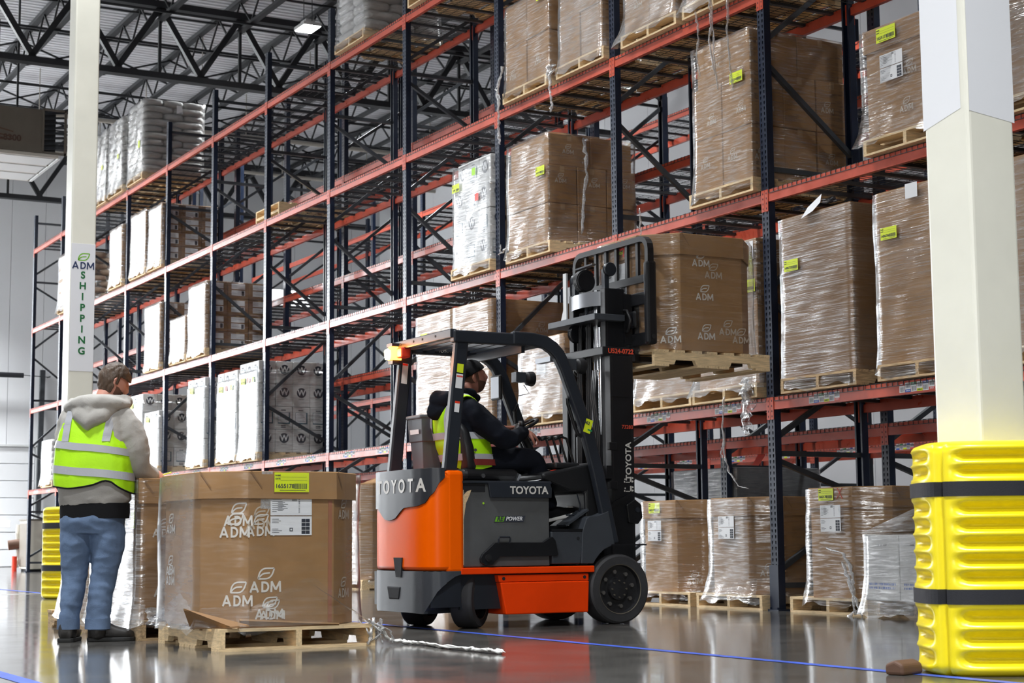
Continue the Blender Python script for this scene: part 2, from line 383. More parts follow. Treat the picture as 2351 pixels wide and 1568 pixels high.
def joist_mesh():
    mb=MB(); L0,L1=XL+.2,9.5
    mb.bar((L0,0,12.46),(L1,0,12.46),.15,.09).bar((L0+.5,0,11.78),(L1,0,11.78),.13,.07)
    x=L0+.6; up=False
    while x<L1-.8:
        mb.bar((x,0,11.8 if not up else 12.44),(x+.7,0,12.44 if not up else 11.8),.035,.035); x+=.7; up=not up
    return mb.mesh('roof_joist',M['joist'])
JM=joist_mesh()
y=1.34-1.8*8
while y<YB:
    if y>YF: o=put('roof_joist',JM,None,(0,y,0)); o['kind']='structure'
    y+=1.8
# bridging rods, sprinkler pipes and hangers along y
mb=MB(); x=XL+2.2
while x<8:
    mb.bar((x,YF,11.72),(x,YB,11.72),.045,.045); mb.bar((x,YF,12.38),(x,YB,12.38),.04,.04); x+=2.35
o=mb.build('roof_bridging',M['joist']); o['kind']='structure'
for x,z,r in ((-29.6,11.25,.055),(-25.2,11.3,.075),(-33.9,11.3,.05),(-18.0,11.3,.045)):
    p=MB().cyl((x,YF,z),(x,YB,z),r,10); 
    yy=YF+1
    while yy<YB: p.bar((x,yy,z+r),(x,yy,12.4),.02,.02); yy+=2.7
    o=p.build('sprinkler_pipe',M['pipe'],smooth=False); o['kind']='structure'
# X bracing between joists
mb=MB()
for x in (-31.5,-34.0,-27.5):
    y=1.34-1.8*4
    for k in range(9):
        mb.bar((x,y,12.4),(x,y+1.8,11.8),.04,.04); mb.bar((x,y,11.8),(x,y+1.8,12.4),.04,.04); y+=1.8
o=mb.build('cross_bridging',M['joist']); o['kind']='structure'
# ------------------------------------------------------------------ high-bay fixtures
def high_bay():
    hb=MB().box(-.27,.27,-.19,.19,.0,.07).box(-.14,.14,-.1,.1,.07,.16).mesh('high_bay_light',M['lightgrey'])
    ln=MB().box(-.25,.25,-.17,.17,-.012,0).mesh('lens',M['lamp'])
    rd=MB().bar((0,0,.1),(0,0,1.62),.012,.012).mesh('hanger',M['zinc'])
    return hb,ln,rd
HB,HL,HR=high_bay()
o=put('high_bay_fixture',HB,None,(-19.1,3.35,10.95)); tag(o,'glaring white high-bay light hanging from the roof above the racks','light'); put('lens',HL,o)
for xx in (-.22,.22): put('hanger',HR,o,(xx,0,0))
# ------------------------------------------------------------------ building columns with yellow guards
def leaf_polys():
    """leaf logo: outline of a slanted leaf with an inner vein, as ribbons; unit height about 1"""
    def bez(a,b,c,d,n=10): return [tuple((1-t)**3*a[i]+3*(1-t)**2*t*b[i]+3*(1-t)*t*t*c[i]+t**3*d[i] for i in (0,1)) for t in [k/n for k in range(n+1)]]
    top=bez((-.78,-.5),(-.72,.15),(-.45,.5),(.10,.5))+[(.86,.5)]
    bot=bez((.86,.5),(.70,-.15),(.45,-.5),(-.05,-.5))+[(-.78,-.5)]
    vein=bez((-.72,-.42),(-.5,-.12),(-.30,.02),(.05,.03))+[(.42,.06)]
    return top,bot,vein
def ribbon(mb, pts, w, t=.001, mi=0):
    L=[];Rr=[]
    for i,p in enumerate(pts):
        a=pts[max(0,i-1)]; b=pts[min(len(pts)-1,i+1)]; dx,dy=b[0]-a[0],b[1]-a[1]; l=math.hypot(dx,dy) or 1
        L.append((p[0]-dy/l*w/2,p[1]+dx/l*w/2,0)); Rr.append((p[0]+dy/l*w/2,p[1]-dx/l*w/2,0))
    n=len(pts); vs=L+Rr; mb.add(vs,[(i+n,i+1+n,i+1,i) for i in range(n-1)],mi)
LEAF={}
def leaf_mesh(h, m):
    k=(round(h,4),m.name)
    if k not in LEAF:
        mb=MB(); a,b,v=leaf_polys()
        for pl in (a,b,v): ribbon(mb,[(x*h,y*h) for x,y in pl],.145*h)
        LEAF[k]=mb.mesh('leaf_mark',m)
    return LEAF[k]
LOGO={}
def logo_mesh(h, mleaf, mtext):
    """company mark: leaf over the letters ADM, joined as one flat print"""
    k=(round(h,3),mleaf.name,mtext.name)
    if k in LOGO: return LOGO[k]
    h=h*.70; mb=MB(); a,b,v=leaf_polys(); hh=h*.44; n=0
    for pl in (a,b,v): ribbon(mb,[(x*hh+.02*h,y*hh+h*.29) for x,y in pl],.15*hh)
    H=h*.46; y0=-h*.50; sw=.088*h
    def stroke(p,q):
        nonlocal n
        n+=1; z=.00015*n; dx,dy=q[0]-p[0],q[1]-p[1]; l=math.hypot(dx,dy); ux,uy=dx/l*sw/2,dy/l*sw/2
        mb.add([(p[0]-uy,p[1]+ux,z),(p[0]+uy,p[1]-ux,z),(q[0]+uy,q[1]-ux,z),(q[0]-uy,q[1]+ux,z)],[(0,1,2,3)],1)
    def X(u): return (u-.5)*h*1.42
    e=sw*.45
    for p,q in (((X(.00)+e,y0),(X(.155),y0+H)),((X(.145),y0+H),(X(.30)-e,y0)),((X(.075),y0+H*.30),(X(.225),y0+H*.30)),
                ((X(.375)+e,y0),(X(.375)+e,y0+H)),((X(.66)+e,y0),(X(.70),y0+H)),((X(.695),y0+H),(X(.83),y0+H*.22)),((X(.83),y0+H*.22),(X(.965),y0+H)),((X(.96),y0+H),(X(1.0)-e,y0))): stroke(p,q)
    arc=[(X(.375)+e,y0+sw/2)]+[(X(.475)+h*.165*math.sin(t),y0+H/2-(H-sw)/2*math.cos(t)) for t in [PI*k/10 for k in range(11)]]+[(X(.375)+e,y0+H-sw/2)]
    k0=len(mb.v); ribbon(mb,arc,sw,mi=1)
    for q in range(k0,len(mb.v)): mb.v[q]=(mb.v[q][0],mb.v[q][1],.0021)
    LOGO[k]=mb.mesh('company_mark',[mleaf,mtext]); return LOGO[k]
def column(cx,cy,label,group=None):
    c=thing('building_column',label,'column',(cx,cy,0))
    MB().box(-.15,.15,-.15,.15,0,12.0).build('shaft',M['colwhite'],c,bevel=.02,seg=3)
    return c
def guard(cx,cy,label,h=1.07,rz=0.0):
    g=thing('column_guard',label,'guard',(cx,cy,0),rz)
    NZ=96; NA=96; half=.325
    def rad(a,z):
        ca,sa=math.cos(a),math.sin(a); n=3.0
        r=half/((abs(ca)**n+abs(sa)**n)**(1/n))
        # ribs: recessed waves on each broad face, fading at the seams and strap bands
        fa=((a+PI/4)%(PI/2))/(PI/2); seam=min(fa,1-fa)
        env=min(1,max(0,(seam-.10)/.13)); env=env*env*(3-2*env)
        bz=0
        for s0,s1 in ((.30,.37),(.76,.83)):
            if s0-.012<z/h*1.0<s1+.012: bz=1
        zz=z/h
        segs=((.03,.29,3),(.38,.75,5),(.84,.97,2)); d=0
        for a0,a1,nn in segs:
            if a0<zz<a1:
                d=(.5-.5*math.cos(2*PI*(zz-a0)/(a1-a0)*nn))
        r-=.052*env*d
        q=(a+PI/4)%PI; sg=min(q,PI-q)
        r-=.040*max(0,1-(sg/.05)**2) if sg<.05 else 0
        e=.05
        if z<e: r-=.05*(1-math.sqrt(max(0,1-((e-z)/e)**2)))
        if z>h-e: r-=.05*(1-math.sqrt(max(0,1-((z-h+e)/e)**2)))
        return r
    rings=[]
    for i in range(NZ+1):
        z=h*i/NZ; rings.append([(rad(2*PI*j/NA,z)*math.cos(2*PI*j/NA),rad(2*PI*j/NA,z)*math.sin(2*PI*j/NA),z) for j in range(NA)])
    ri=[(.16*math.cos(2*PI*j/NA),.16*math.sin(2*PI*j/NA),h-.01) for j in range(NA)]
    rings.append([(p[0]*.86,p[1]*.86,h+.004) for p in rings[-1]]); rings.append(ri)
    MB().loft(rings,False).build('shell',M['yellow'],g,smooth=True)
    for zc in (.335,.795):
        rr=[]
        for z,o in ((-.034,-.004),(-.034,.006),(.034,.006),(.034,-.004)):
            rr.append([((rad(2*PI*j/NA,h*zc)+o)*math.cos(2*PI*j/NA),(rad(2*PI*j/NA,h*zc)+o)*math.sin(2*PI*j/NA),h*zc+z) for j in range(NA)])
        MB().loft(rr,False).build('strap',M['strap'],g)
    return g
c=column(6.05,-3.435,'cream square column at the right edge, white vinyl wrap on its upper part')
# vinyl wrap: starts above eye level on both visible faces with a slanted lower edge
z0=2.62
MB().add([(.1512,-.140,z0+.03),(.1512,.152,z0),(.1512,.152,4.6),(.1512,-.140,4.6)],[(0,1,2,3)]).add([(-.152,-.1512,z0-.01),(.105,-.1512,z0+.05),(.105,-.1512,4.6),(-.152,-.1512,4.6)],[(0,1,2,3)]).build('vinyl_wrap',M['colwrap'],c)
guard(6.05,-3.435,'yellow ribbed plastic column guard with two black straps at the right edge',1.07,R(-32.5))
c=column(-8.2,-4.025,'cream square column at left with a green logo and SHIPPING lettered down it')
lab=MB().box(.1505,.1525,-.145,.145,2.68,4.22); lab.build('sign_panel',M['colwrap'],c)
X=.1535
place('company_mark',logo_mesh(.268,M['leafgreen'],M['navyletter']),c,(X,0,4.005),(0,1,0),(0,0,1))
for i,ch in enumerate('SHIPPING'): lettering(c,ch,.118,(X,0,3.835-i*.1307),(0,1,0),(0,0,1),M['dkgreen'],.03)
guard(-8.2,-4.025,'yellow ribbed plastic column guard behind the standing man',1.07,.42)
column(-22.5,-4.0,'cream square column far down the aisle')['group']='far columns'
# ------------------------------------------------------------------ floor tape
def strip(name,label,x0,x1,y,w,m,cat='floor line'):
    mb=MB(); n=60
    for i in range(n):
        a=x0+(x1-x0)*i/n; b=x0+(x1-x0)*(i+1)/n
        mb.add([(a,y-w/2,.002),(b,y-w/2,.002),(b,y+w/2,.002),(a,y+w/2,.002)],[(0,1,2,3)])
    tag(mb.build(name,m),label,cat)
strip('floor_tape','worn blue tape line on the floor in front of the forklift and racks',-27,7,-3.81,.075,M['tape'])
strip('floor_tape','blue tape line on the floor at the bottom left corner',2.0,4.6,-7.42,.09,M['tape'])
mb=MB().box(-10.4,-10.3,-12,-3.3,0.0005,.002); tag(mb.build('floor_line',M['walltape']),'faint white line across the far floor at left','floor line')
# ------------------------------------------------------------------ pallet racking
BW=2.515; LV=[0,1.874,3.748,5.622,7.496]; PH=8.3; PD=1.07
def post_mesh(h, holes=True):
    mb=MB(); w=.05; d=.072; xs=(-.05,-.032,-.017,.017,.032,.05); p=.0508; t=.002
    def q(x0,x1,z0,z1): mb.add([(x0,0,z0),(x1,0,z0),(x1,0,z1),(x0,0,z1)],[(0,1,2,3)])
    if holes:
        for a,b in ((0,1),(2,3),(4,5)): q(xs[a],xs[b],0,h)
        n=int(h/p)
        for a,b in ((1,2),(3,4)):
            x0,x1=xs[a],xs[b]; q(x0,x1,0,.02)
            for k in range(n):
                z=.02+k*p; q(x0,x1,z+.030,z+p)
                mb.add([(x0,0,z),(x0+.0045,0,z),(x0,0,z+.016),(x1,0,z),(x1-.0045,0,z),(x1,0,z+.016)],[(0,1,2),(3,5,4)])
            q(x0,x1,.02+n*p,h) if h-.02-n*p>.001 else None
    else: q(-w,w,0,h)
    for sx in (-1,1):
        x=sx*w
        mb.add([(x,0,0),(x,d,0),(x,d,h),(x,0,h)],[(0,1,2,3)]); mb.add([(x,d,0),(x-sx*.022,d,0),(x-sx*.022,d,h),(x,d,h)],[(0,1,2,3)])
        k=.35
        while k<h: mb.box(x-.002 if sx<0 else x-.001,x+.001 if sx<0 else x+.002,.03,.042,k,k+.012); k+=.61
    if holes: mb.add([(-.012,.004,0),(.012,.004,0),(.012,.004,h),(-.012,.004,h)],[(0,1,2,3)])
    return mb.mesh('post',M['navy'])
POST=post_mesh(PH); POSTR=post_mesh(PH,False)
BASE=MB().box(-.075,.075,-.03,.11,0,.012).cyl((-.05,-.015,.012),(-.05,-.015,.03),.01,6).cyl((.05,-.015,.012),(.05,-.015,.03),.01,6).cyl((.0,.095,.012),(0,.095,.03),.01,6).mesh('base_plate',M['navy'])
def cchan(a,b): 
    return MB().bar(a,b,.045,.045,up=(1,0,0))
BR=[(0,.22,1,.22),(0,.35,1,.93),(1,1.0,0,1.32),(0,1.38,1,1.38),(0,1.52,1,2.1),(1,2.2,0,2.72),(0,2.87,1,3.79),(0,3.95,1,3.95),(1,4.17,0,4.93),(0,5.15,1,5.95),(1,6.05,0,6.6),(0,6.72,1,6.72),(0,6.9,1,7.6),(0,8.12,1,8.12)]
BRM=[cchan((0,.05 if a==0 else PD-.05,za),(0,PD-.05 if b==1 else .05,zb)).mesh('brace',M['brace']) for a,za,b,zb in BR]
ORD=['first','second','third','fourth','fifth','sixth','seventh','eighth','ninth','tenth','eleventh','twelfth','thirteenth','fourteenth','fifteenth']
def frame(x,y,label,group,full=True):
    f=thing('upright_frame',label,'rack frame',(x,y,0),0,group)
    put('post',POST,f); put('post',POSTR,f,(0,PD,0),(0,0,PI))
    put('base_plate',BASE,f); put('base_plate',BASE,f,(0,PD,0),(0,0,PI))
    for m in BRM: put('brace',m,f,(random.uniform(-.004,.004),0,0))
    return f
def beam_mesh(L):
    poly=[(0,0),(.045,0),(.045,.075),(.025,.075),(.025,.108),(0,.108)]  # step beam, step to the inside
    mb=MB().prism([(a,b-.108) for a,b in poly],'x',-L/2,L/2); return mb.mesh('rack_beam',M['beam'])
BEAM=beam_mesh(BW-.1)
def conn_mesh():
    mb=MB().box(0,.042,-.006,0,-.195,.003).box(-.004,.0,-.006,.062,-.195,.003)
    for k in range(4): mb.add([(.019+.006*math.cos(2*PI*i/8),-.0065,-.03-.046*k+.011*math.sin(2*PI*i/8)) for i in range(8)],[tuple(range(8))],1)
    mb.add([(-.0045,.045+.006*math.cos(2*PI*i/8),-.17+.008*math.sin(2*PI*i/8)) for i in range(8)],[tuple(range(7,-1,-1))],1)
    return mb.mesh('connector',[M['beam'],M['dark']])
CONN=conn_mesh()
def conn_mesh_l():
    me=CONN.copy(); me.name='connector'
    for v in me.vertices: v.co.x*=-1
    me.flip_normals(); return me
CONNL=conn_mesh_l()
def bin_label():
    mb=MB(); cols=[('redpaper',1),('bluepaper',0),('greenpaper',1),('yellowpaper',0),('bluepaper',1),('redpaper',0)]; mats=[M['paper'],M['ink'],M['redpaper'],M['bluepaper'],M['greenpaper'],M['yellowpaper']]
    ix={'redpaper':2,'bluepaper':3,'greenpaper':4,'yellowpaper':5}
    w=.068
    for i,(c,top) in enumerate(cols):
        x=i*w; y=-.0012; z0,z1=-.092,-.016
        mb.add([(x,y,z0),(x+w-.004,y,z0),(x+w-.004,y,z1),(x,y,z1)],[(0,1,2,3)],0)
        za,zb=(z1-.022,z1) if top else (z0,z0+.022); y2=y-.0004
        mb.add([(x,y2,za),(x+w-.004,y2,za),(x+w-.004,y2,zb),(x,y2,zb)],[(0,1,2,3)],ix[c])
        ba,bb=(z0+.006,za-.012) if top else (zb+.012,z1-.006)
        xx=x+.008
        for k in range(9):
            ww=(.0025,.004,.0015)[(k*5+i)%3]; mb.add([(xx,y2,ba),(xx+ww,y2,ba),(xx+ww,y2,bb),(xx,y2,bb)],[(0,1,2,3)],1); xx+=.0057
    return mb.mesh('location_label',mats)
BINL=bin_label()
LVLT={}
def beam(x,y,z,label,group,rear=False,labels=0,letters=False):
    o=put('rack_beam',BEAM,None,(x,y,z),(0,0,PI if rear else 0)); tag(o,label,'beam',group)
    put('connector',CONN,o,(-BW/2+.010-.0+.0,0,0)) if False else None
    put('connector',CONN,o,(-BW/2+.054,0,0)) if False else None
    put('connector',CONN,o,(-(BW-.1)/2-.044,0,0)); put('connector',CONNL,o,((BW-.1)/2+.044,0,0))
    if labels:
        for xx in (-.72,.42):
            put('location_label',BINL,o,(xx,0,0))
            if letters:
                for i,(t,top) in enumerate((('LEVEL A',1),('LEVEL B',0),('LEVEL C',1),('LEVEL D',0),('LEVEL E',1),('LEVEL F',0))):
                    lettering(o,t,.013,(xx+i*.068+.032,-.0022,-.027 if top else -.081),(1,0,0),(0,0,1),M['paper'] if i not in (3,) else M['ink'],.02)
    return o
def deck_mesh():
    """welded wire deck panel 1.19 m wide, front and rear wires hooked down over the beams"""
    mb=MB(); w=1.185; D=PD; r=.0042
    n=18
    for i in range(n+1):
        x=-w/2+w*i/n
        mb.bar((x,-.004,.004),(x,D+.004,.004),r,r); mb.bar((x,-.004,.005),(x,-.004,-.032),r,r); mb.bar((x,D+.004,.005),(x,D+.004,-.032),r,r)
    for k in range(9):
        y=.02+(D-.04)*k/8; mb.bar((-w/2,y,.009),(w/2,y,.009),r,r)
    for y in (-.004,D+.004): mb.bar((-w/2,y,-.032),(w/2,y,-.032),r*1.2,r*1.2)
    return mb.mesh('wire_deck',M['wire'])
DECK=deck_mesh()
DBAR=MB().box(-.024,.024,.03,PD-.03,-.028,.0).mesh('support_channel',M['zinc'])
def deck(x,y,z,label,group,bars=3):
    o=put('wire_deck',DECK,None,(x,y,z)); tag(o,label,'wire deck',group)
    for k in range(bars): put('support_channel',DBAR,o,(-.42+.42*k,0,0))
    return o
def frame_ord(i,last): # i counted from the right column
    return ORD[last-i]
I0,I1=-11,2
for i in range(I0,I1+1):
    o=frame(i*BW,0,f'navy perforated upright frame of the front rack row, {ORD[i-I0]} from its far left end','uprights of the front rack row')
    if i==0:
        gd=MB(); gd.box(-.062,.062,-.012,-.004,0.012,.40).box(-.062,-.054,-.004,.06,.012,.40).box(.054,.062,-.004,.06,.012,.40); gd.build('post_sleeve',M['navy'],o)
LVN=['','lowest','second','third','top']
for i in range(I0,I1):
    xc=i*BW+BW/2; bay=ORD[i-I0]
    for l in range(1,5):
        beam(xc,0,LV[l],f'orange-red front beam, front rack, {LVN[l]} level, {bay} bay from far left','front beams of the front rack',False,1 if l==1 else 0, l==1 and i>=-2)
        beam(xc,PD,LV[l],f'orange-red rear beam, front rack, {LVN[l]} level, {bay} bay from far left','rear beams of the front rack',True)
        for s,sn in ((-1,'left'),(1,'right')):
            deck(xc+s*.604,0,LV[l],f'grey wire deck, front rack, {LVN[l]} level, {bay} bay from far left, {sn} half','wire decks of the front rack')
# second row directly behind, its own beam heights
Y2=1.31; L2=[0,1.675,3.2,4.83,6.45]
for i in range(I0,I1): frame(i*BW,Y2,f'navy upright frame of the second rack row behind, {ORD[i-I0]} from its far left end','uprights of the second rack row')
for i in range(I0,I1-1):
    xc=i*BW+BW/2; bay=ORD[i-I0]
    for l in range(1,5):
        beam(xc,Y2,L2[l],f'orange-red front beam, second rack row, {LVN[l]} level, {bay} bay from far left','front beams of the second rack row')
        beam(xc,Y2+PD,L2[l],f'orange-red rear beam, second rack row, {LVN[l]} level, {bay} bay from far left','rear beams of the second rack row',True)
        for s,sn in ((-1,'left'),(1,'right')):
            deck(xc+s*.604,Y2,L2[l],f'grey wire deck, second rack row, {LVN[l]} level, {bay} bay from far left, {sn} half','wire decks of the second rack row')
# third row across the rear aisle
Y3=6.1
for i in range(-12,2):
    frame(i*BW+.6,Y3,f'navy upright frame of the third rack row far behind, {ORD[i+12]} from its far left end','uprights of the third rack row')
for i in range(-12,1):
    xc=i*BW+BW/2+.6; bay=ORD[i+12]
    for l in range(1,5):
        beam(xc,Y3,LV[l],f'orange-red front beam, third rack row, {LVN[l]} level, {bay} bay from far left','front beams of the third rack row',False,1 if l==1 else 0)
        if i<-2: beam(xc,Y3+PD,LV[l],f'orange-red rear beam, third rack row, {LVN[l]} level, {bay} bay from far left','rear beams of the third rack row',True)
        if i>-11:
            for s_,sn in ((-1,'left'),(1,'right')): deck(xc+s_*.604,Y3,LV[l],f'grey wire deck, third rack row, {LVN[l]} level, {bay} bay from far left, {sn} half','wire decks of the third rack row')
# ------------------------------------------------------------------ goods: pallets, cartons, bulk boxes, sacks, film
import bmesh
RNG=random.Random(11)
def bevel_mesh(name,w,d,h,b,mats,seg=1,bulge=0.0):
    bm=bmesh.new(); bmesh.ops.create_cube(bm,size=1)
    for v in bm.verts: v.co.x*=w; v.co.y*=d; v.co.z=(v.co.z+.5)*h
    bmesh.ops.bevel(bm,geom=bm.edges[:],offset=b,segments=seg,affect='EDGES')
    me=bpy.data.meshes.new(name); bm.to_mesh(me); bm.free()
    for m in mats: me.materials.append(m)
    return me
# pallets: stringers along local y
def pallet_parts(w,d,m,my):
    P={}
    P['top']=[MB().box(-w/2,w/2,-bw/2,bw/2,.112,.132).mesh('deck_board',m) for bw in (.135,.095)]
    prof=[(-d/2,.018),(-d/2,.112),(d/2,.112),(d/2,.018),(d*.335,.018),(d*.32,.055),(d*.16,.055),(d*.145,.018),(-d*.145,.018),(-d*.16,.055),(-d*.32,.055),(-d*.335,.018)]
    P['str']=MB().prism(prof,'x',-.019,.019).mesh('stringer',my)
    P['bot']=[MB().box(-w/2,w/2,-bw/2,bw/2,0,.018).mesh('bottom_board',m) for bw in (.135,.095)]
    return P
PALP={}
def pallet(cx,cy,z,label,group=None,rz=0.0,w=1.016,d=1.19,detail=True,wood='wood',n=7):
    m=M[wood]; k=(w,d,wood)
    if k not in PALP: PALP[k]=pallet_parts(w,d,m,M[wood+'_y'])
    P=PALP[k]
    if not detail:
        kk=(w,d,wood,'j')
        if kk not in PALP:
            mb=MB()
            for i in range(n): y=-d/2+.06+(d-.12)*i/(n-1); mb.box(-w/2,w/2,y-.05,y+.05,.112,.132)
            for x in (-w/2+.02,0,w/2-.02): mb.box(x-.019,x+.019,-d/2,d/2,.018,.112)
            for i in range(4): y=-d/2+.06+(d-.12)*i/3; mb.box(-w/2,w/2,y-.05,y+.05,0,.018)
            PALP[kk]=mb.mesh('pallet',m)
        return tag(put('pallet',PALP[kk],None,(cx,cy,z),(0,0,rz)),label,'pallet',group)
    o=thing('pallet',label,'pallet',(cx,cy,z),rz,group)
    for i in range(n):
        y=-d/2+.068+(d-.136)*i/(n-1); put('deck_board',P['top'][0 if i in (0,n-1) else 1],o,(RNG.uniform(-.006,.006),y+RNG.uniform(-.01,.01)*(0<i<n-1),RNG.uniform(-.0005,.0005)))
    for x in (-w/2+.02,0,w/2-.02): put('stringer',P['str'],o,(x,0,0))
    for i in range(5):
        y=(-d/2+.068,-d*.24,0,d*.24,d/2-.068)[i]
        if i in (1,3): y=(-d*.075,0,d*.075)[i-1] if False else (-.105 if i==1 else .105)
        put('bottom_board',P['bot'][0 if i in (0,4) else 1],o,(0,y,0))
    return o
# film shells
FILMV={}
def film_shell(w,d,h,flare=.03,seed=0,drop=.10,top=True,r=.035,chamf=0,waist=0.0,nz=18):
    rg=random.Random(seed); per=[]
    def corner(cx,cy,a0):
        for k in range(4): a=a0+PI/2*k/3; per.append((cx+r*math.cos(a),cy+r*math.sin(a)))
    hx,hy=w/2,d/2
    if chamf:
        c=chamf; base=[(hx,-hy+c),(hx,hy-c),(hx-c,hy),(-hx+c,hy),(-hx,hy-c),(-hx,-hy+c),(-hx+c,-hy),(hx-c,-hy)]
    else: base=[(hx,-hy),(hx,hy),(-hx,hy),(-hx,-hy)]
    for i,p in enumerate(base):
        q=base[(i+1)%len(base)]; L=math.hypot(q[0]-p[0],q[1]-p[1]); n=max(2,int(L/.07))
        for k in range(n): per.append((p[0]+(q[0]-p[0])*k/n,p[1]+(q[1]-p[1])*k/n))
    rings=[]; ph=[rg.uniform(0,6.28) for _ in range(6)]
    for i in range(nz+1):
        t=i/nz; z=-drop+(h+drop+.004)*t; off=.011
        fl=flare*max(0,1-(z+drop)/.34)**2
        ring=[]
        for j,(x,y) in enumerate(per):
            s=j/len(per)*2*PI
            wv=.004*math.sin(5*s+ph[0]+z*5)+.003*math.sin(11*s+ph[1]-z*9)+.0015*math.sin(23*s+ph[2]+z*30)+rg.uniform(-.0008,.0008)
            k=1+(off+fl+wv*(1.0 if fl<.01 else 1.8))/max(.2,math.hypot(x,y))
            ring.append((x*k,y*k,z+(.02*math.sin(7*s+ph[3])+.015*math.sin(17*s+ph[4]) if i==0 else 0)))
        rings.append(ring)
    if top:
        rings.append([(x*.90,y*.90,h+.012) for x,y in per]); rings.append([(x*.8,y*.82,h+.008+rg.uniform(0,.008)) for x,y in per])
    return rings
def film_on(parent,w,d,h,m='film',loc=(0,0,0),name='stretch_film',**k):
    mb=MB().loft(film_shell(w,d,h,**k),False)
    if m=='film_milky_glare':   # same film all round; front painted whiter for the bright light on it
        for i,f in enumerate(mb.f):
            y=sum(mb.v[q][1] for q in f)/len(f)
            mb.m[i]=0 if y<-d/2+.012 else 1
        return mb.build(name,[M['film_milky_glare'],M['film']],parent,loc,smooth=True)
    return mb.build(name,M[m],parent,loc,smooth=True)
def strand(parent,pts,r=.006,m='film_tail',name='film_tail',flat=.35,seed=0):
    rg=random.Random(seed+len(pts)); P=[Vector(p) for p in pts]; out=[]; rs=[]
    n=6
    for i in range(len(P)-1):
        for k in range(n):
            t=k/n; p=P[i].lerp(P[i+1],t); out.append(p+Vector((rg.uniform(-1,1),rg.uniform(-1,1),rg.uniform(-1,1)))*r*.6); rs.append(r*rg.uniform(.55,1.5))
    out.append(P[-1]); rs.append(r*.4)
    return MB().tube(out,rs,6,sq=flat).build(name,M[m],parent,smooth=True)
# printed matter
def yellow_label(parent,origin,right,up,num='1655178',s=1.0):
    w,h=.19*s,.10*s
    mb=MB(); mb.add([(-w/2,-h/2,0),(w/2,-h/2,0),(w/2,h/2,0),(-w/2,h/2,0)],[(0,1,2,3)],0)
    z=.0007
    for y in (.026,.010): mb.add([(-w*.32,y*s,z),(w*.44,y*s,z),(w*.44,y*s+.0012,z),(-w*.32,y*s+.0012,z)],[(0,1,2,3)],1)
    x=w*.06
    rg=random.Random(num)
    while x<w*.44:
        ww=rg.choice((.0012,.002,.003))*s; mb.add([(x,-h*.34,z),(x+ww,-h*.34,z),(x+ww,-h*.06,z),(x,-h*.06,z)],[(0,1,2,3)],1); x+=ww+rg.choice((.0012,.002))*s
    mb.add([(-w*.35,-h*.43,z),(w*.4,-h*.43,z),(w*.4,-h*.40,z),(-w*.35,-h*.40,z)],[(0,1,2,3)],1)
    o=place('yellow_label',mb.mesh('yellow_label',[M['yellowpaper'],M['ink']]),parent,origin,right,up); o['label']='fluorescent yellow label with number and bar code'
    for t,yy in (('NAME',.035),('DATE',.018)): 
        q=put('lettering',text_mesh(t,.011*s,M['ink'],.02),o,(-w*.40,yy*s,z))
    put('lettering',text_mesh(num,.030*s,M['ink'],.02),o,(-w*.20,-h*.2,z)); return o
def ship_label(parent,origin,right,up,s=1.0,grid=True):
    w,h=.20*s,.165*s; mb=MB(); z=.0007
    def rc(x0,x1,y0,y1,mi,zz): mb.add([(x0*s,y0*s,zz),(x1*s,y0*s,zz),(x1*s,y1*s,zz),(x0*s,y1*s,zz)],[(0,1,2,3)],mi)
    rc(-.1,.1,.004,.085,0,0); rc(-.1,.1,-.085,0,0,0)
    rg=random.Random(5)
    for k in range(7): y=.074-k*.009; rc(-.092,-.092+rg.uniform(.02,.06),y,y+.0018,1,z)
    for k in range(5): y=.062-k*.009; rc(-.065,-.065+rg.uniform(.02,.05),y,y+.0018,1,z)
    for k in range(11): rc(.035,.042,.015+k*.006,.015+k*.006+rg.uniform(.001,.004),1,z)
    for k in range(6): rc(.004+k*.004,.006+k*.004,.068,.082,1,z)
    for k in range(3): rc(-.092,-.092+rg.uniform(.03,.05),-.014-k*.008,-.012-k*.008,1,z)
    for k in range(3): rc(-.092,-.092+rg.uniform(.03,.05),-.058-k*.008,-.056-k*.008,1,z)
    rc(-.008,.008,-.068,-.052,1,z); rc(-.004,.004,-.064,-.056,0,z*2)
    if grid: 
        rc(.05,.09,-.08,-.012,1,z)
        for k in range(1,4): rc(.05,.09,-.08+k*.017-.001,-.08+k*.017+.001,0,z*2)
        rc(.0695,.0705,-.08,-.012,0,z*2)
    return place('shipping_label',mb.mesh('shipping_label',[M['paper'],M['ink']]),parent,origin,right,up)
def sticker(parent,origin,right,up,w,h,m): 
    return place('sticker',MB().add([(-w/2,-h/2,0),(w/2,-h/2,0),(w/2,h/2,0),(-w/2,h/2,0)],[(0,1,2,3)]).mesh('sticker',M[m]),parent,origin,right,up)
PX=((0,1,0),(0,0,1)); MY=((1,0,0),(0,0,1))     # right,up of the +x face and of the -y face
def mark(parent,face,pos,h=.17,m='print_dim',tilt=0.0):
    r,u=face
    return place('company_mark',logo_mesh(h,M[m],M[m]),parent,pos,r,u)
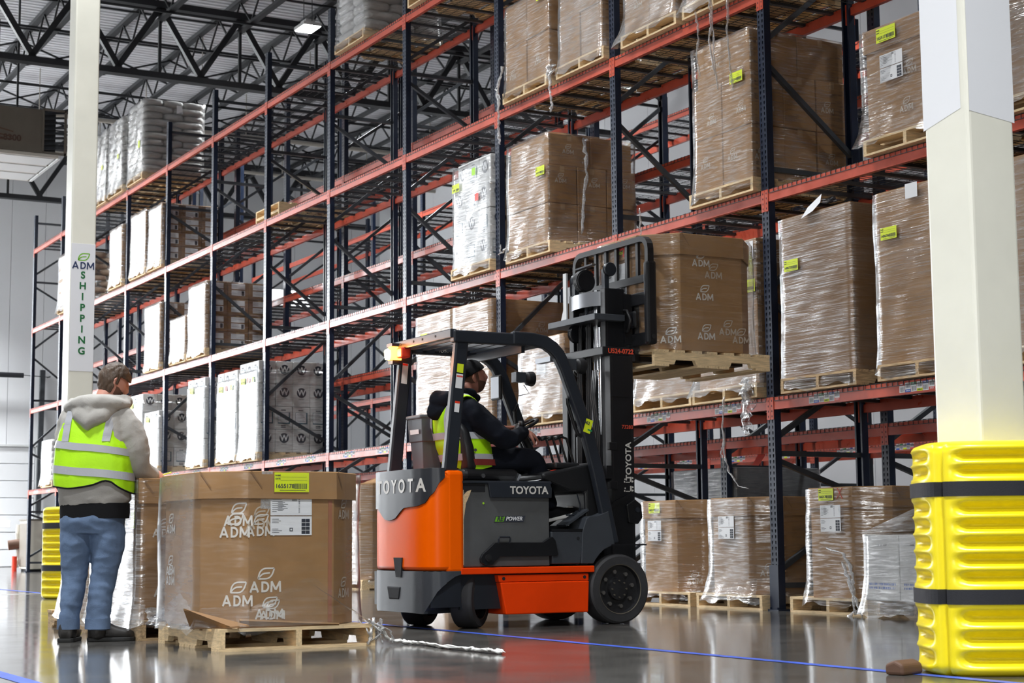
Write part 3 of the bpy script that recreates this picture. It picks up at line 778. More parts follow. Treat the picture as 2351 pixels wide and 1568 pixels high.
# cartons
CART={}
def carton_mesh(kind,w,d,h):
    k=(kind,w,d,h)
    if k in CART: return CART[k]
    m={'brown':'card','white':'wcard','labelled':'card_dark'}[kind]
    me=bevel_mesh('carton',w-.006,d-.006,h-.004,.006,[M[m]])
    tp=MB().box(-w/2+.0,w/2-.0,-.028,.028,h-.0042,h-.003).box(w/2-.0034,w/2-.0022,-.028,.028,h-.075,h-.004).mesh('packing_tape',M['card_in'] if kind!='white' else M['paper'])
    CART[k]=(me,tp); return CART[k]
def w_mark():
    if 'w' in LOGO: return LOGO['w']
    mb=MB(); n=28; r=.078
    mb.add([(r*math.cos(2*PI*i/n),r*math.sin(2*PI*i/n),0) for i in range(n)],[tuple(range(n))],0)
    t=text_mesh('W',.125,M['paper'],.03); mb.add([(p.co.x,p.co.y,.0008) for p in t.vertices],[tuple(p.vertices) for p in t.polygons if p.normal.z>.5],1)
    LOGO['w']=mb.mesh('round_mark',[M['ink'],M['paper']]); return LOGO['w']
def frame_print():
    if 'fp' in LOGO: return LOGO['fp']
    mb=MB()
    def rc(x0,x1,y0,y1,mi,z=0): mb.add([(x0,y0,z),(x1,y0,z),(x1,y1,z),(x0,y1,z)],[(0,1,2,3)],mi)
    rc(-.10,.10,-.09,.09,1); rc(-.094,.078,-.072,.084,0,.0004)
    for k in range(6): rc(-.08,.02+.05*((k*7)%3)/3,.06-k*.022,.064-k*.022,2,.0008)
    rc(-.05,.03,.115,.128,2); rc(-.05,.03,-.125,-.112,2); rc(-.05,.03,-.15,-.138,2)
    LOGO['fp']=mb.mesh('printed_panel',[M['paper'],mat('teal_ink',(.05,.13,.17),.6),M['ink']]); return LOGO['fp']
def sacktxt():
    if 'bl' in LOGO: return LOGO['bl']
    mb=MB(); rg=random.Random(9)
    for q in range(2):
        x=-.15
        while x<.15:
            w=rg.choice((.004,.008,.012)); mb.add([(x,-.012+q*.03,0),(x+w,-.012+q*.03,0),(x+w,.006+q*.03,0),(x,.006+q*.03,0)],[(0,1,2,3)]); x+=w+rg.choice((.004,.008))
    LOGO['bl']=mb.mesh('bar_lines',M['bluepaper']); return LOGO['bl']
def case_label():
    if 'cl' in LOGO: return LOGO['cl']
    mb=MB()
    def rc(x0,x1,y0,y1,mi,z=0): mb.add([(x0,y0,z),(x1,y0,z),(x1,y1,z),(x0,y1,z)],[(0,1,2,3)],mi)
    rc(-.12,.12,.01,.10,0); rc(-.12,.12,-.10,-.01,0); rc(.06,.105,-.095,-.02,1,.0006)
    for k in range(3): rc(-.11,-.02,.08-k*.02,.083-k*.02,1,.0006); rc(-.11,.02,-.03-k*.02,-.027-k*.02,1,.0006)
    LOGO['cl']=mb.mesh('case_label',[M['paper'],M['ink']]); return LOGO['cl']
LAYN=['bottom','second','third','fourth','fifth','sixth','seventh','eighth']
def cartons(kind,x0,x1,y0,y1,z,h,nx,ny,nz,where,seed=0,jit=.006,wmark=True):
    """outer cartons of a pallet stack; where = short phrase that places the stack"""
    rg=random.Random(seed); w=(x1-x0)/nx; d=(y1-y0)/ny; ch=h/nz; col={'brown':'brown','white':'white','labelled':'brown labelled'}[kind]
    for c in range(nz):
        for a in range(nx):
            for b in range(ny):
                if not (a==nx-1 or b==0 or (c==nz-1 and False)): continue
                me,tp=carton_mesh(kind,round(w,3),round(d,3),round(ch,3))
                o=put('carton',me,None,(x0+w*(a+.5)+rg.uniform(-jit,jit),y0+d*(b+.5)+rg.uniform(-jit,jit),z+c*ch+.001),(0,0,rg.uniform(-.008,.008)))
                px='left' if a==0 and nx>1 else ('right' if a==nx-1 else 'middle'); py='front' if b==0 else ('back' if b==ny-1 else ('middle' if ny==3 else f'{ORD[b]} deep'))
                tag(o,f'{col} carton, {py} {px}, {LAYN[c]} layer, {where}','carton',f'cartons, {where}')
                if kind!='white' or c==nz-1: put('packing_tape',tp,o)
                sx,sy=w/2,-d/2
                if kind=='brown':
                    if a==nx-1:
                        if rg.random()<.75: mark(o,PX,(sx-.002,rg.uniform(-d*.22,d*.22),ch*rg.uniform(.3,.7)),.15)
                    if b==0 and rg.random()<.7: mark(o,MY,(rg.uniform(-w*.2,w*.2),sy+.002,ch*rg.uniform(.3,.6)),.15)
                elif kind=='white':
                    if a==nx-1:
                        if (c+nz)%2==0 or c==nz-1: place('round_mark',w_mark(),o,(sx-.002,0,ch*.62),*PX); lettering(o,'nutrition',.026,(sx-.002,0,ch*.36),*PX,M['ink'],.0)
                        else: place('printed_panel',frame_print(),o,(sx-.002,0,ch*.5),*PX,scale=(min(1,d/.26),min(1,ch/.34)))
                    if b==0:
                        if not wmark: lettering(o,'CASE 12   LOT',.022,(0,sy+.002,ch*.84),*MY,M['ink'],.0); place('bar_lines',sacktxt(),o,(0,sy+.002,ch*.2),*MY)
                        elif (c+a)%2: place('printed_panel',frame_print(),o,(0,sy+.002,ch*.5),*MY,scale=(min(1,w/.27)*.9,min(1,ch/.34)*.9))
                        else: place('round_mark',w_mark(),o,(0,sy+.002,ch*.6),*MY)
                elif kind=='labelled':
                    if a==nx-1: place('case_label',case_label(),o,(sx-.002,0,ch*.55),*PX,scale=(min(1,d/.30),min(1,ch/.26)))
                    if b==0: place('case_label',case_label(),o,(0,sy+.002,ch*.55),*MY,scale=(min(1,w/.30),min(1,ch/.26)))
def wrap(x0,x1,y0,y1,z,h,label,m='film',seed=0,tails=(),stickers=(),**k):
    o=film_on(None,x1-x0,y1-y0,h,m,((x0+x1)/2,(y0+y1)/2,z),seed=seed,**k); tag(o,label,'film','stretch film around pallet loads')
    for t in tails: strand(o,[(p[0]-(x0+x1)/2,p[1]-(y0+y1)/2,p[2]-z) for p in t[0]],t[1] if len(t)>1 else .006)
    for (fx,fz,kind,num) in stickers:
        org=((x0+(x1-x0)*fx)-(x0+x1)/2,-(y1-y0)/2-.026,fz)
        if kind=='y': yellow_label(o,org,*MY,num)
        elif kind=='s': ship_label(o,org,*MY)
        else: sticker(o,org,*MY,.09,.09,kind)
    return o
def octo(w,d,c): hx,hy=w/2,d/2; return [(hx,-hy+c),(hx,hy-c),(hx-c,hy),(-hx+c,hy),(-hx,hy-c),(-hx,-hy+c),(-hx+c,-hy),(hx-c,-hy)]
def bulk_box(cx,cy,z,w,d,h,label,c=.22,band=.17,rz=0.0,mkey='card',filmk='film_thin',film=True,seed=0,flare=.05,drop=.06,open_top=False,group=None):
    """octagonal bulk carton with a folded collar; returns its Empty"""
    o=thing('bulk_box',label,'box',(cx,cy,z),rz,group)
    P=octo(w,d,c) if c else [(w/2,-d/2),(w/2,d/2),(-w/2,d/2),(-w/2,-d/2)]
    MB().prism(P,'z',0,h-.004).build('body',M[mkey],o,bevel=.006)
    if band:
        Q=[(x*(1+.022/w*2/1.0*1.0),y*(1+.022/d*2)) for x,y in P]; rg=random.Random(seed); n=len(P)
        rings=[]
        for zz,gx in ((h-band,0),(h-band,.010),(h-.004,.008),(h,.004),(h,-.03)):
            rings.append([(x+(gx-.012)*(1 if x>0 else -1)*.8,y+(gx-.012)*(1 if y>0 else -1)*.8,zz+(rg.uniform(-.004,.004) if zz<h-.1 else 0)) for x,y in Q])
        MB().loft(rings,False).build('collar',M[mkey],o)
        fl=MB()
        for i,(x,y) in enumerate(P):   # folded corner gussets on the collar
            q=P[(i+1)%n]; L=math.hypot(q[0]-x,q[1]-y); ux,uy=(q[0]-x)/L,(q[1]-y)/L; nx,ny=uy,-ux; e=.0265
            a=Vector((x+nx*e,y+ny*e,h-.002)); b=a+Vector((ux*.075,uy*.075,-.10)); cc=b+Vector((ux*.006,uy*.006,.002)); dd=a+Vector((ux*.012,uy*.012,0))
            fl.add([a,b,cc,dd],[(0,1,2,3)])
        fl.build('fold_line',M['card_dark'],o)
    if film: film_on(o,w+(.055 if band else .02),d+(.055 if band else .02),h*.985,filmk,seed=seed,flare=flare,drop=drop,chamf=c,top=False,r=.01)
    return o
# sacks
SACKM={}
def sack_mesh(w,d,h,m,var):
    k=(w,d,h,m,var)
    if k in SACKM: return SACKM[k]
    rg=random.Random(var*7+3); nu,nv=22,11; vs=[];fs=[]
    def se(c,e): return math.copysign(abs(c)**e,c)
    for i in range(nv+1):
        v=-PI/2+PI*i/nv
        for j in range(nu):
            u=2*PI*j/nu; e1,e2=.55,.42
            x=se(math.cos(v),e1)*se(math.cos(u),e2); y=se(math.cos(v),e1)*se(math.sin(u),e2); z=se(math.sin(v),.62)
            n=.05*math.sin(3*u+var)+.04*math.sin(5*u+2*v+var*2)
            vs.append((x*w/2*(1+n*.25),y*d/2*(1+n*.25),h/2+z*h/2*(1+n*.6)*(1-.12*abs(x)**4)))
    for i in range(nv):
        for j in range(nu):
            a=i*nu+j; b=i*nu+(j+1)%nu; fs.append((a,b,b+nu,a+nu))
    SACKM[k]=MB().add(vs,fs).mesh('sack',M[m],smooth=True); return SACKM[k]
def sacks(x0,x1,y0,y1,z,h,nz,where,m='sack',seed=0,nx=2,ny=3):
    rg=random.Random(seed); ch=h/nz; col={'sack':'white','sack_brown':'tan'}[m]
    for c in range(nz):
        ax,ay=(nx,ny) if c%2==0 else (nx,ny-1)
        w,d=(x1-x0)/ax,(y1-y0)/ay
        for a in range(ax):
            for b in range(ay):
                if not (a==ax-1 or b==0): continue
                o=put('sack',sack_mesh(round(w*1.03,3),round(d*1.03,3),round(ch*1.22,3),m,rg.randrange(4)),None,(x0+w*(a+.5)+rg.uniform(-.012,.012),y0+d*(b+.5)+rg.uniform(-.012,.012),z+c*ch-.01),(0,0,rg.uniform(-.03,.03)))
                px='left' if a==0 else 'right'; py='front' if b==0 else ('back' if b==ay-1 else 'middle')
                tag(o,f'{col} sack, {py} {px}, {ORD[c]} layer up, {where}','sack',f'sacks, {where}')
# ------------------------------------------------------------------ rack loads (front row)
YF0,YB0=-.07,1.12
def pal(x0,lv,label,det=True,w=1.0,wood='wood'):
    z=LV[lv]+.012 if lv else 0.0
    pallet(x0+w/2,(YF0+YB0)/2,z,label,'pallets in the front rack',w=w,detail=det,wood=wood); return z+.133
# floor level, right
z=pal(-2.2,0,'wooden pallet on the floor under the left carton box beside the forklift wheel'); 
b=bulk_box(-1.72,.53,z,.99,1.13,.87,'tall brown octagonal box on floor pallet just right of the forklift mast, yellow label',seed=1,flare=.08)
yellow_label(b,(-.06,-.60,.80),*MY,'1662175'); ship_label(b,(-.06,-.60,.58),*MY,1.15); mark(b,((.707,.707,0),(0,0,1)),(.42,-.475,.13),.15)
z=pal(-1.10,0,'wooden pallet on the floor immediately left of the near navy upright')
b=bulk_box(-.585,.53,z,.98,1.13,.87,'tall white-filmed octagonal box on floor pallet left of the near navy upright',seed=2,flare=.10,filmk='film_milky_glare')
ship_label(b,(-.02,-.605,.60),*MY,1.2)
for p,hh in (((.505,.05,.70),.16),((.505,.05,.52),.17),((.505,.1,.12),.15)): mark(b,PX,p,hh)
mark(b,((.707,.707,0),(0,0,1)),(.43,-.475,.22),.16)
z=pal(.29,0,'wooden pallet on the floor under the box with the red X')
b=bulk_box(.84,.53,z,.99,1.13,.92,'tall brown octagonal box marked with a red X on floor pallet right of upright',seed=3,flare=.05,filmk='film')
ship_label(b,(.03,-.61,.66),*MY,1.3); yellow_label(b,(-.02,-.612,.86),*MY,'1662170'); 
MB().bar((.12,-.612,.82),(.19,-.612,.91),.006,.002).bar((.19,-.612,.82),(.13,-.612,.91),.006,.002).build('red_cross_mark',M['redpaper'],b)
mark(b,PX,(.505,.2,.66),.17)
strand(b,[(.0,-.64,.42),(.25,-.66,.36),(.33,-.64,.2),(.36,-.66,.02),(.42,-.67,-.08),(.40,-.70,-.12)],.016)
strand(b,[(.30,-.66,.2),(.38,-.69,.05),(.45,-.70,-.05),(.52,-.72,-.13)],.012); strand(b,[(.2,-.63,.3),(.34,-.68,.1),(.44,-.72,-.1),(.36,-.74,-.13)],.014)
z=pal(1.40,0,'wooden pallet on the floor under low white cartons behind the yellow guard',w=.9,wood='wood2')
cartons('white',1.42,2.22,-.20,.8,z,.52,2,3,1,'low wrapped load on floor behind the yellow guard',3,wmark=False)
o=wrap(1.42,2.22,-.20,.8,z,.52,'cloudy film draped over low white cartons behind the yellow guard','film_milky_glare',5,flare=.06,drop=.12)
MB().loft([[(-.42,-.52,.53),(.42,-.52,.55),(.42,.5,.55),(-.42,.5,.53)],[(-.2,-.3,.60),(.42,-.4,.82),(.42,.3,.86),(-.1,.2,.66)]],False).build('film_tent',M['film'],o)
# lowest beam level
z=pal(-2.12,1,'wooden pallet on lowest beam right of the forklift mast, partly under a wrapped brown box')
b=bulk_box(-1.62,.53,z,.98,1.13,1.10,'brown box with white film, lowest beam level, behind the raised forklift load',c=0,seed=6,flare=.05,filmk='film_milky_glare',band=0)
for p in ((.503,.0,.35),(.503,-.25,.24)): mark(b,PX,p,.17)
mark(b,MY,(-.1,-.58,.24),.17)
z=pal(-1.10,1,'wooden pallet on lowest beam immediately left of the near upright, film skirt hanging over')
b=bulk_box(-.565,.53,z,.92,1.13,1.32,'tall film-wrapped brown box left of near upright, yellow label 1682322, lowest beam',c=0,seed=7,flare=.10,filmk='film_milky_glare',band=0)
yellow_label(b,(.36,-.60,.88),*MY,'1682322',1.15); ship_label(b,(.36,-.60,1.2),*MY); mark(b,MY,(.33,-.592,1.02),.17); mark(b,PX,(.503,-.35,1.15),.17); mark(b,PX,(.503,-.2,.25),.17)
strand(b,[(.36,-.62,.02),(.40,-.66,-.12),(.44,-.68,-.30),(.40,-.7,-.45)],.05,m='film'); strand(b,[(.34,-.62,.06),(.38,-.66,-.1),(.36,-.68,-.34)],.03)
strand(b,[(.05,-.66,-.1),(.06,-.69,-.35),(.12,-.72,-.62),(.2,-.73,-.80),(.32,-.72,-.92),(.44,-.7,-.95)],.011); strand(b,[(.08,-.7,-.52),(.05,-.71,-.62),(.1,-.72,-.66),(.08,-.71,-.75)],.006)
z=pal(.24,1,'dark wooden pallet under the streaky brown box right of the near upright',wood='wood2')
b=bulk_box(.73,.53,z,.93,1.13,1.42,'tall brown box, diagonal film streaks, loose paper on top, right of near upright',c=0,seed=8,flare=.02,filmk='film_diag',band=0,mkey='card_dark',drop=.11)
yellow_label(b,(-.30,-.60,.98),*MY,'1496725',1.0)
MB().add([(-.12,-.62,1.36),(.04,-.62,1.40),(.06,-.55,1.48),(.02,-.50,1.565),(-.02,-.5,1.52),(-.10,-.56,1.46)],[(0,1,2,5),(5,2,3,4)]).build('paper_flap',M['paper'],b)
z=pal(1.50,1,'dark wooden pallet under the second streaky box right of the near upright',w=.93,wood='wood2')
b=bulk_box(1.97,.53,z,.92,1.13,1.42,'tall film-streaked brown box partly hidden by the cream column, lowest beam',c=0,seed=9,flare=.02,filmk='film_diag',band=0,drop=.11)
yellow_label(b,(-.28,-.60,1.06),*MY,'1496760',1.0); sticker(b,(.0,-.60,1.36),*MY,.14,.12,'paper')
z=pal(-4.42,1,'wooden pallet under the narrow brown box seen between mirror and mast',w=.98)
b=bulk_box(-3.96,.53,z,.92,1.13,.82,'film-whitened brown box with collar seen through the forklift between mirror and mast',c=.0,seed=10,flare=.05,filmk='film_milky_glare',band=.16)
sticker(b,(0,-.59,.5),*MY,.2,.16,'paper')
z=pal(-7.12,1,'wooden pallet under the streaky box behind the amber lamp')
b=bulk_box(-6.60,.53,z,.98,1.13,1.42,'tall brown film-streaked box behind the driver, left of the pair',c=0,seed=11,flare=.05,filmk='film_diag',band=0)
yellow_label(b,(-.25,-.60,1.13),*MY,'1649920',1.0)
z=pal(-6.08,1,'wooden pallet under the streaky box behind the driver',w=.98)
b=bulk_box(-5.60,.53,z,.92,1.13,1.42,'tall brown film-streaked box behind the driver, right of the pair',c=0,seed=12,flare=.05,filmk='film_diag',band=0)
mark(b,PX,(.475,.1,1.1),.17); mark(b,PX,(.475,-.2,.6),.17)
# second beam level
z=pal(-1.08,2,'wooden pallet under the big brown carton stack, second level, left of near upright')
wh='big stack left of near upright, second level'
cartons('brown',-1.01,-.11,YF0+.02,YB0-.03,z,.50*2,2,3,2,wh,21); 
cartons('brown',-.97,-.13,YF0+.04,YB0-.05,z+1.0,.40,1,2,1,'crown of big stack left of near upright',22)
o=wrap(-1.01,-.11,YF0+.02,YB0-.03,z,1.40,'clear film around the big brown carton stack left of the near upright','film',21,flare=.03,stickers=((.80,.97,'y','1655241'),))
strand(o,[(-.30,-.62,1.75),(-.27,-.62,1.55),(-.30,-.62,1.3),(-.26,-.62,1.1)],.012); strand(o,[(-.06,-.62,1.95),(-.04,-.62,1.6),(-.02,-.62,1.2),(.02,-.62,.9)],.010)
z=pal(1.42,2,'wooden pallet under the labelled box beside the cream column, second level')
b=bulk_box(1.93,.53,z,.95,1.13,.92,'film-wrapped collared brown box, number 1655173, beside the cream column, second level',c=.0,seed=23,flare=.10,filmk='film',band=.19)
yellow_label(b,(-.18,-.612,.83),*MY,'1655173',1.2); ship_label(b,(-.14,-.60,.55),*MY,1.35); mark(b,MY,(.05,-.58,.5),.16); mark(b,MY,(.0,-.58,.2),.16)
z=pal(-4.72,2,'wooden pallet under the brown stack right of the white cartons, second level')
wh='stack right of the white cartons, second level'
cartons('brown',-4.70,-3.78,YF0+.02,YB0-.03,z,.86,2,3,2,wh,24); cartons('brown',-4.66,-3.80,YF0+.04,YB0-.06,z+.86,.36,2,2,1,'crown of the stack right of white cartons',25)
o=wrap(-4.70,-3.78,YF0+.02,YB0-.03,z,1.22,'clear film around the brown carton stack right of the white cartons','film',24,flare=.05,stickers=((.86,.80,'y','1637770'),))
strand(o,[(.475,-.1,1.2),(.485,-.08,.9),(.49,-.12,.5),(.485,-.16,.1)],.022); strand(o,[(-.4,-.62,.05),(-.52,-.64,-.02),(-.5,-.64,.1)],.02)
z=pal(-6.10,2,'wooden pallet under the white cartons, second level')
wh='white stack beside brown stack, second level'
cartons('white',-6.06,-5.13,YF0+.02,YB0-.03,z,.93,3,4,3,wh,26); cartons('white',-6.02,-5.17,YF0+.06,YB0-.1,z+.93,.34,3,4,1,'crown of white stack beside brown stack',27)
wrap(-6.06,-5.13,YF0+.02,YB0-.03,z,1.22,'film around the white cartons beside the brown stack','film_milky_glare',26,stickers=((.12,.98,'y','1642'),(.62,1.10,'limepaper',''),(.70,.78,'redpaper','')))
# third beam level
z=pal(-4.76,3,'wooden pallet under the upper brown cartons, third level, fifth bay of the loads')
cartons('brown',-4.72,-3.72,YF0+.02,YB0-.03,z,1.0,2,3,2,'third-level stack with a side film tail',31)
o=wrap(-4.72,-3.72,YF0+.02,YB0-.03,z,1.0,'clear film with a hanging tail around brown cartons on the third level','film',31,flare=.05,stickers=((.86,.92,'y','1620011'),))
strand(o,[(-.48,-.63,.3),(-.55,-.65,.0),(-.50,-.66,-.25),(-.53,-.66,-.45),(-.48,-.66,-.62)],.016); strand(o,[(-.5,-.62,.2),(-.6,-.64,.05),(-.5,-.64,-.08)],.022)
z=pal(-3.55,3,'wooden pallet under a tall wrapped stack, third level, left of an upright',w=.98)
cartons('brown',-3.50,-2.62,YF0+.02,YB0-.03,z,1.0,2,3,2,'tall stack with a dangling film knot, third level',32)
o=wrap(-3.50,-2.62,YF0+.02,YB0-.03,z,1.0,'film with a dangling knot around a third-level stack','film_milky_glare',32,flare=.05)
strand(o,[(-.47,-.62,-.02),(-.52,-.65,-.08),(-.50,-.66,-.25),(-.47,-.66,-.42),(-.49,-.66,-.5)],.014); strand(o,[(-.42,-.63,.02),(-.52,-.66,.0),(-.55,-.66,-.08)],.022)
z=pal(-2.24,3,'wooden pallet under a white-wrapped stack at the picture top, third level')
cartons('brown',-2.20,-1.28,YF0+.02,YB0-.03,z,1.0,2,3,2,'wrapped stack at picture top, third level',33)
wrap(-2.20,-1.28,YF0+.02,YB0-.03,z,1.0,'white film with a wide skirt around the third-level stack at picture top','film_milky_glare',33,flare=.12)
z=pal(-1.14,3,'wooden pallet at the picture top left of the near upright, third level')
cartons('brown',-1.10,-.10,YF0+.02,YB0-.03,z,1.0,2,3,2,'stack above the big stack, third level',34)
o=wrap(-1.10,-.10,YF0+.02,YB0-.03,z,1.0,'film with two long hanging tails above the big carton stack','film_milky_glare',34,flare=.08)
strand(o,[(.02,-.66,-.05),(.06,-.68,-.3),(.03,-.68,-.5),(.10,-.68,-.85)],.014); strand(o,[(.30,-.66,.0),(.33,-.68,-.2),(.31,-.68,-.5),(.33,-.67,-.9),(.36,-.66,-1.05)],.012)
z=pal(.5,3,'wooden pallet seen from below, third level, right of the near upright')
cartons('brown',.52,1.48,YF0+.02,YB0-.03,z,1.0,2,3,2,'third-level stack right of near upright',35)
# next bay, mostly behind the cream column at the right edge
for lv,x0,h in ((1,3.0,1.42),(2,2.75,1.3),(2,3.95,1.2),(3,1.42,1.2),(3,2.75,1.3),(3,3.95,1.2),(4,.4,1.2),(4,1.42,1.2)):
    n=LVN[lv]; pp='left' if x0%2.515<1.1 else 'right'; z=pal(x0-.02,lv,f'wooden pallet, {n} level, {x0:.0f} metres right of near upright, {pp} slot' if False else f'wooden pallet behind the cream column, {n} level, {pp} slot, bay {ORD[int(x0/2.515)]} right of upright',False)
    bulk_box(x0+.49,.53,z,.95,1.13,h,f'film-wrapped brown load, {n} level, {pp} slot, {ORD[int(x0/2.515)]} bay right of near upright',c=0,band=0,seed=int(100+x0*10+lv),filmk='film_milky_glare')
# top level
z=pal(-9.70,4,'wooden pallet under white sacks at the picture top, top level')
sacks(-9.66,-8.66,YF0+.02,YB0-.02,z,1.2,9,'pile at the picture top centre, top level',seed=41)
wrap(-9.66,-8.66,YF0+.02,YB0-.02,z,1.2,'film around white sacks at the picture top centre','film',41)
z=pal(-7.30,4,'wooden pallet cut by the picture top, top level, right of the sacks',w=1.0)
cartons('brown',-7.26,-6.34,YF0+.02,YB0-.03,z,.9,2,3,2,'stack cut by the picture top, top level',42)
# left half of the rack
z=pal(-9.72,0,'wooden pallet on the floor behind the foreground box and the forklift tail',False)
b=bulk_box(-9.22,.53,z,1.0,1.13,1.28,'brown film-wrapped octagonal box between the foreground box and the forklift tail',seed=43,flare=.03,filmk='film_diag',band=0,c=.12)
ship_label(b,(.3,-.60,.85),*MY,.8); mark(b,PX,(.505,0,.9),.17)
MB().loft([[(-.3,-.3,1.28),(.3,-.3,1.28),(.35,.3,1.28),(-.3,.3,1.28)],[(-.12,-.1,1.38),(.2,-.2,1.36),(.2,.2,1.34),(-.1,.1,1.37)]],True).build('crumpled_top',M['card'],b)
def white_stack(x0,x1,lv,h,where,seed,nz,det=False,labels=True,nx=3,ny=4):
    z=pal(x0-.02,lv,f'wooden pallet under the {where}',det,w=x1-x0+.04)
    cartons('white',x0,x1,YF0+.02,YB0-.03,z,h,nx,ny,nz,where,seed)
    st=((.25,h*.80,'y','1640'),(.52,h*.80,'redpaper',''),(.78,h*.80,'limepaper','')) if labels else ((.3,h*.86,'y','1641'),)
    wrap(x0,x1,YF0+.02,YB0-.03,z,h*.9,f'white stretch film around the {where}','film_milky_glare',seed,stickers=st)
def brown_stack(x0,x1,lv,h,where,seed,nz,ny=3,nx=2):
    z=pal(x0-.02,lv,f'wooden pallet under the {where}',False,w=x1-x0+.04)
    cartons('labelled',x0,x1,YF0+.02,YB0-.03,z,h,nx,ny,nz,where,seed)
    wrap(x0,x1,YF0+.02,YB0-.03,z,h,f'bright white film on the {where}','film_milky_glare',seed)
white_stack(-13.52,-12.68,1,1.42,'widest white stack, lowest level',51,4)
white_stack(-14.58,-13.64,1,1.36,'three-sticker white stack left of widest one',52,4)
white_stack(-16.10,-15.19,1,1.38,'plain white stack with one yellow tag',53,4,labels=False)
white_stack(-18.58,-17.70,1,1.0,'shorter white stack right of standing man',54,3,labels=False)
white_stack(-19.62,-18.70,1,1.38,'taller white stack right of standing man',55,4,labels=False)
brown_stack(-16.12,-15.19,2,1.14,'big labelled brown stack, second level, centre left',56,4)
brown_stack(-17.10,-16.24,2,.68,'short stack beside the big labelled one',57,3)
brown_stack(-18.64,-17.70,2,1.10,'tall stack left of the short labelled one',58,4)
brown_stack(-18.52,-17.70,3,1.05,'labelled brown stack, third level, rightmost of three',59,4)
brown_stack(-19.66,-18.66,3,1.12,'labelled brown stack, third level, middle of three',60,4)
brown_stack(-21.10,-20.22,3,1.08,'labelled brown stack, third level, leftmost of three',61,4)
z=pal(-19.94,4,'wooden pallet under the tall sack pile near the column, top level',False)
sacks(-19.90,-18.86,YF0,YB0,z,1.42,11,'tall pile right of cream column, top level',seed=62)
o=wrap(-19.90,-18.86,YF0,YB0,z,1.40,'film around the tall sack pile right of the cream column','film',62); sticker(o,(.53,.1,1.25),*PX,.12,.16,'paper'); sticker(o,(.3,-.62,.55),*MY,.1,.14,'yellowpaper')
for k,(a,b2,wh) in enumerate(((-21.24,-20.24,'second pile from the tall one, top level'),(-22.42,-21.36,'pile next to the cream column, top level'))):
    z=pal(a-.02,4,f'wooden pallet under the sack {wh}',False)
    sacks(a,b2,YF0,YB0,z,1.38,10,wh,seed=63+k); wrap(a,b2,YF0,YB0,z,1.36,f'film around the sack {wh}','film_milky_glare',63+k,stickers=((.75,.6,'yellowpaper',''),))
z=pal(-25.10,3,'wooden pallet under tan sacks behind the cream column, third level',False)
sacks(-25.06,-23.96,YF0,YB0,z,1.15,9,'tan pile behind the cream column, third level','sack_brown',seed=65); wrap(-25.06,-24.0,YF0,YB0,z,1.15,'white film around the tan sack pile behind the cream column','film_milky_glare',65,flare=.06)
z=pal(-26.24,1,'wooden pallet under white sacks left of the standing man, lowest level',False)
sacks(-26.2,-25.27,YF0,YB0,z,.9,7,'pile left of the standing man, lowest level',seed=66); wrap(-26.2,-25.27,YF0,YB0,z,.9,'film around the white sacks left of the standing man','film_milky_glare',66,flare=.06)
for k in range(2): pallet(-12.9,.75,LV[3]+.012+.134*k,('lower' if k==0 else 'upper')+' of two bare pallets stacked on the third level','bare pallets on the third level',detail=True)
# second row: dark wrapped stack near the forklift mast
pallet(-3.0,1.95,0,'wooden pallet under the dark wrapped stack in the second row',None,w=1.1)
b=bulk_box(-3.0,1.95,.133,1.15,1.1,1.25,'dark grey wrapped bulk load in the second row behind the forklift mast',c=0,band=0,mkey='greywrap',filmk='film_thin',seed=71)
bulk_box(-13.6,1.95,.133,1.1,1.1,1.2,'brown bulk load in the second row far behind the foreground box',c=0,band=0,seed=72,mkey='card_dark'); pallet(-13.6,1.95,0,'wooden pallet under the brown load in the second row')
o=put('sack',sack_mesh(1.0,.8,.42,'sack',1),None,(-6.9,.45,.95)); tag(o,'bulging white sack behind the forklift tail, on a floor pallet load','sack')
bulk_box(-6.8,.53,.133,1.0,1.1,.82,'brown box on floor under the bulging white sack behind the forklift tail',c=0,band=0,seed=73); pallet(-6.8,.53,0,'wooden pallet under the box with the bulging white sack')
# red strap on the far beams
o=MB().bar((-3.80,2.42,1.10),(-3.27,2.42,1.60),.09,.006,up=(0,1,0)).box(-3.33,-3.22,2.375,2.425,1.57,1.60).build('warning_strap',M['redpaint']); tag(o,'red lettered strap hanging slantwise behind the near upright','strap')
# ------------------------------------------------------------------ forklift
FB=Vector((.585,-3.0,0))
FK=thing('forklift','orange and grey counterbalance forklift lifting a boxed pallet, amber lamp lit','forklift',FB)
def fk(mb,name,m,parent=None,**k):
    """part of the forklift, given in world coordinates"""
    if parent is None or parent is FK: return mb.build(name,[M[x] for x in m] if isinstance(m,(list,tuple)) else M[m],FK,-FB,**k)
    return mb.build(name,[M[x] for x in m] if isinstance(m,(list,tuple)) else M[m],parent,(0,0,0),**k)
def fkl(s,size,org,right,up,m,parent=None,**k):
    o=lettering(parent or FK,s,size,Vector(org)-(FB if parent is None else Vector()),right,up,M[m],**k); return o
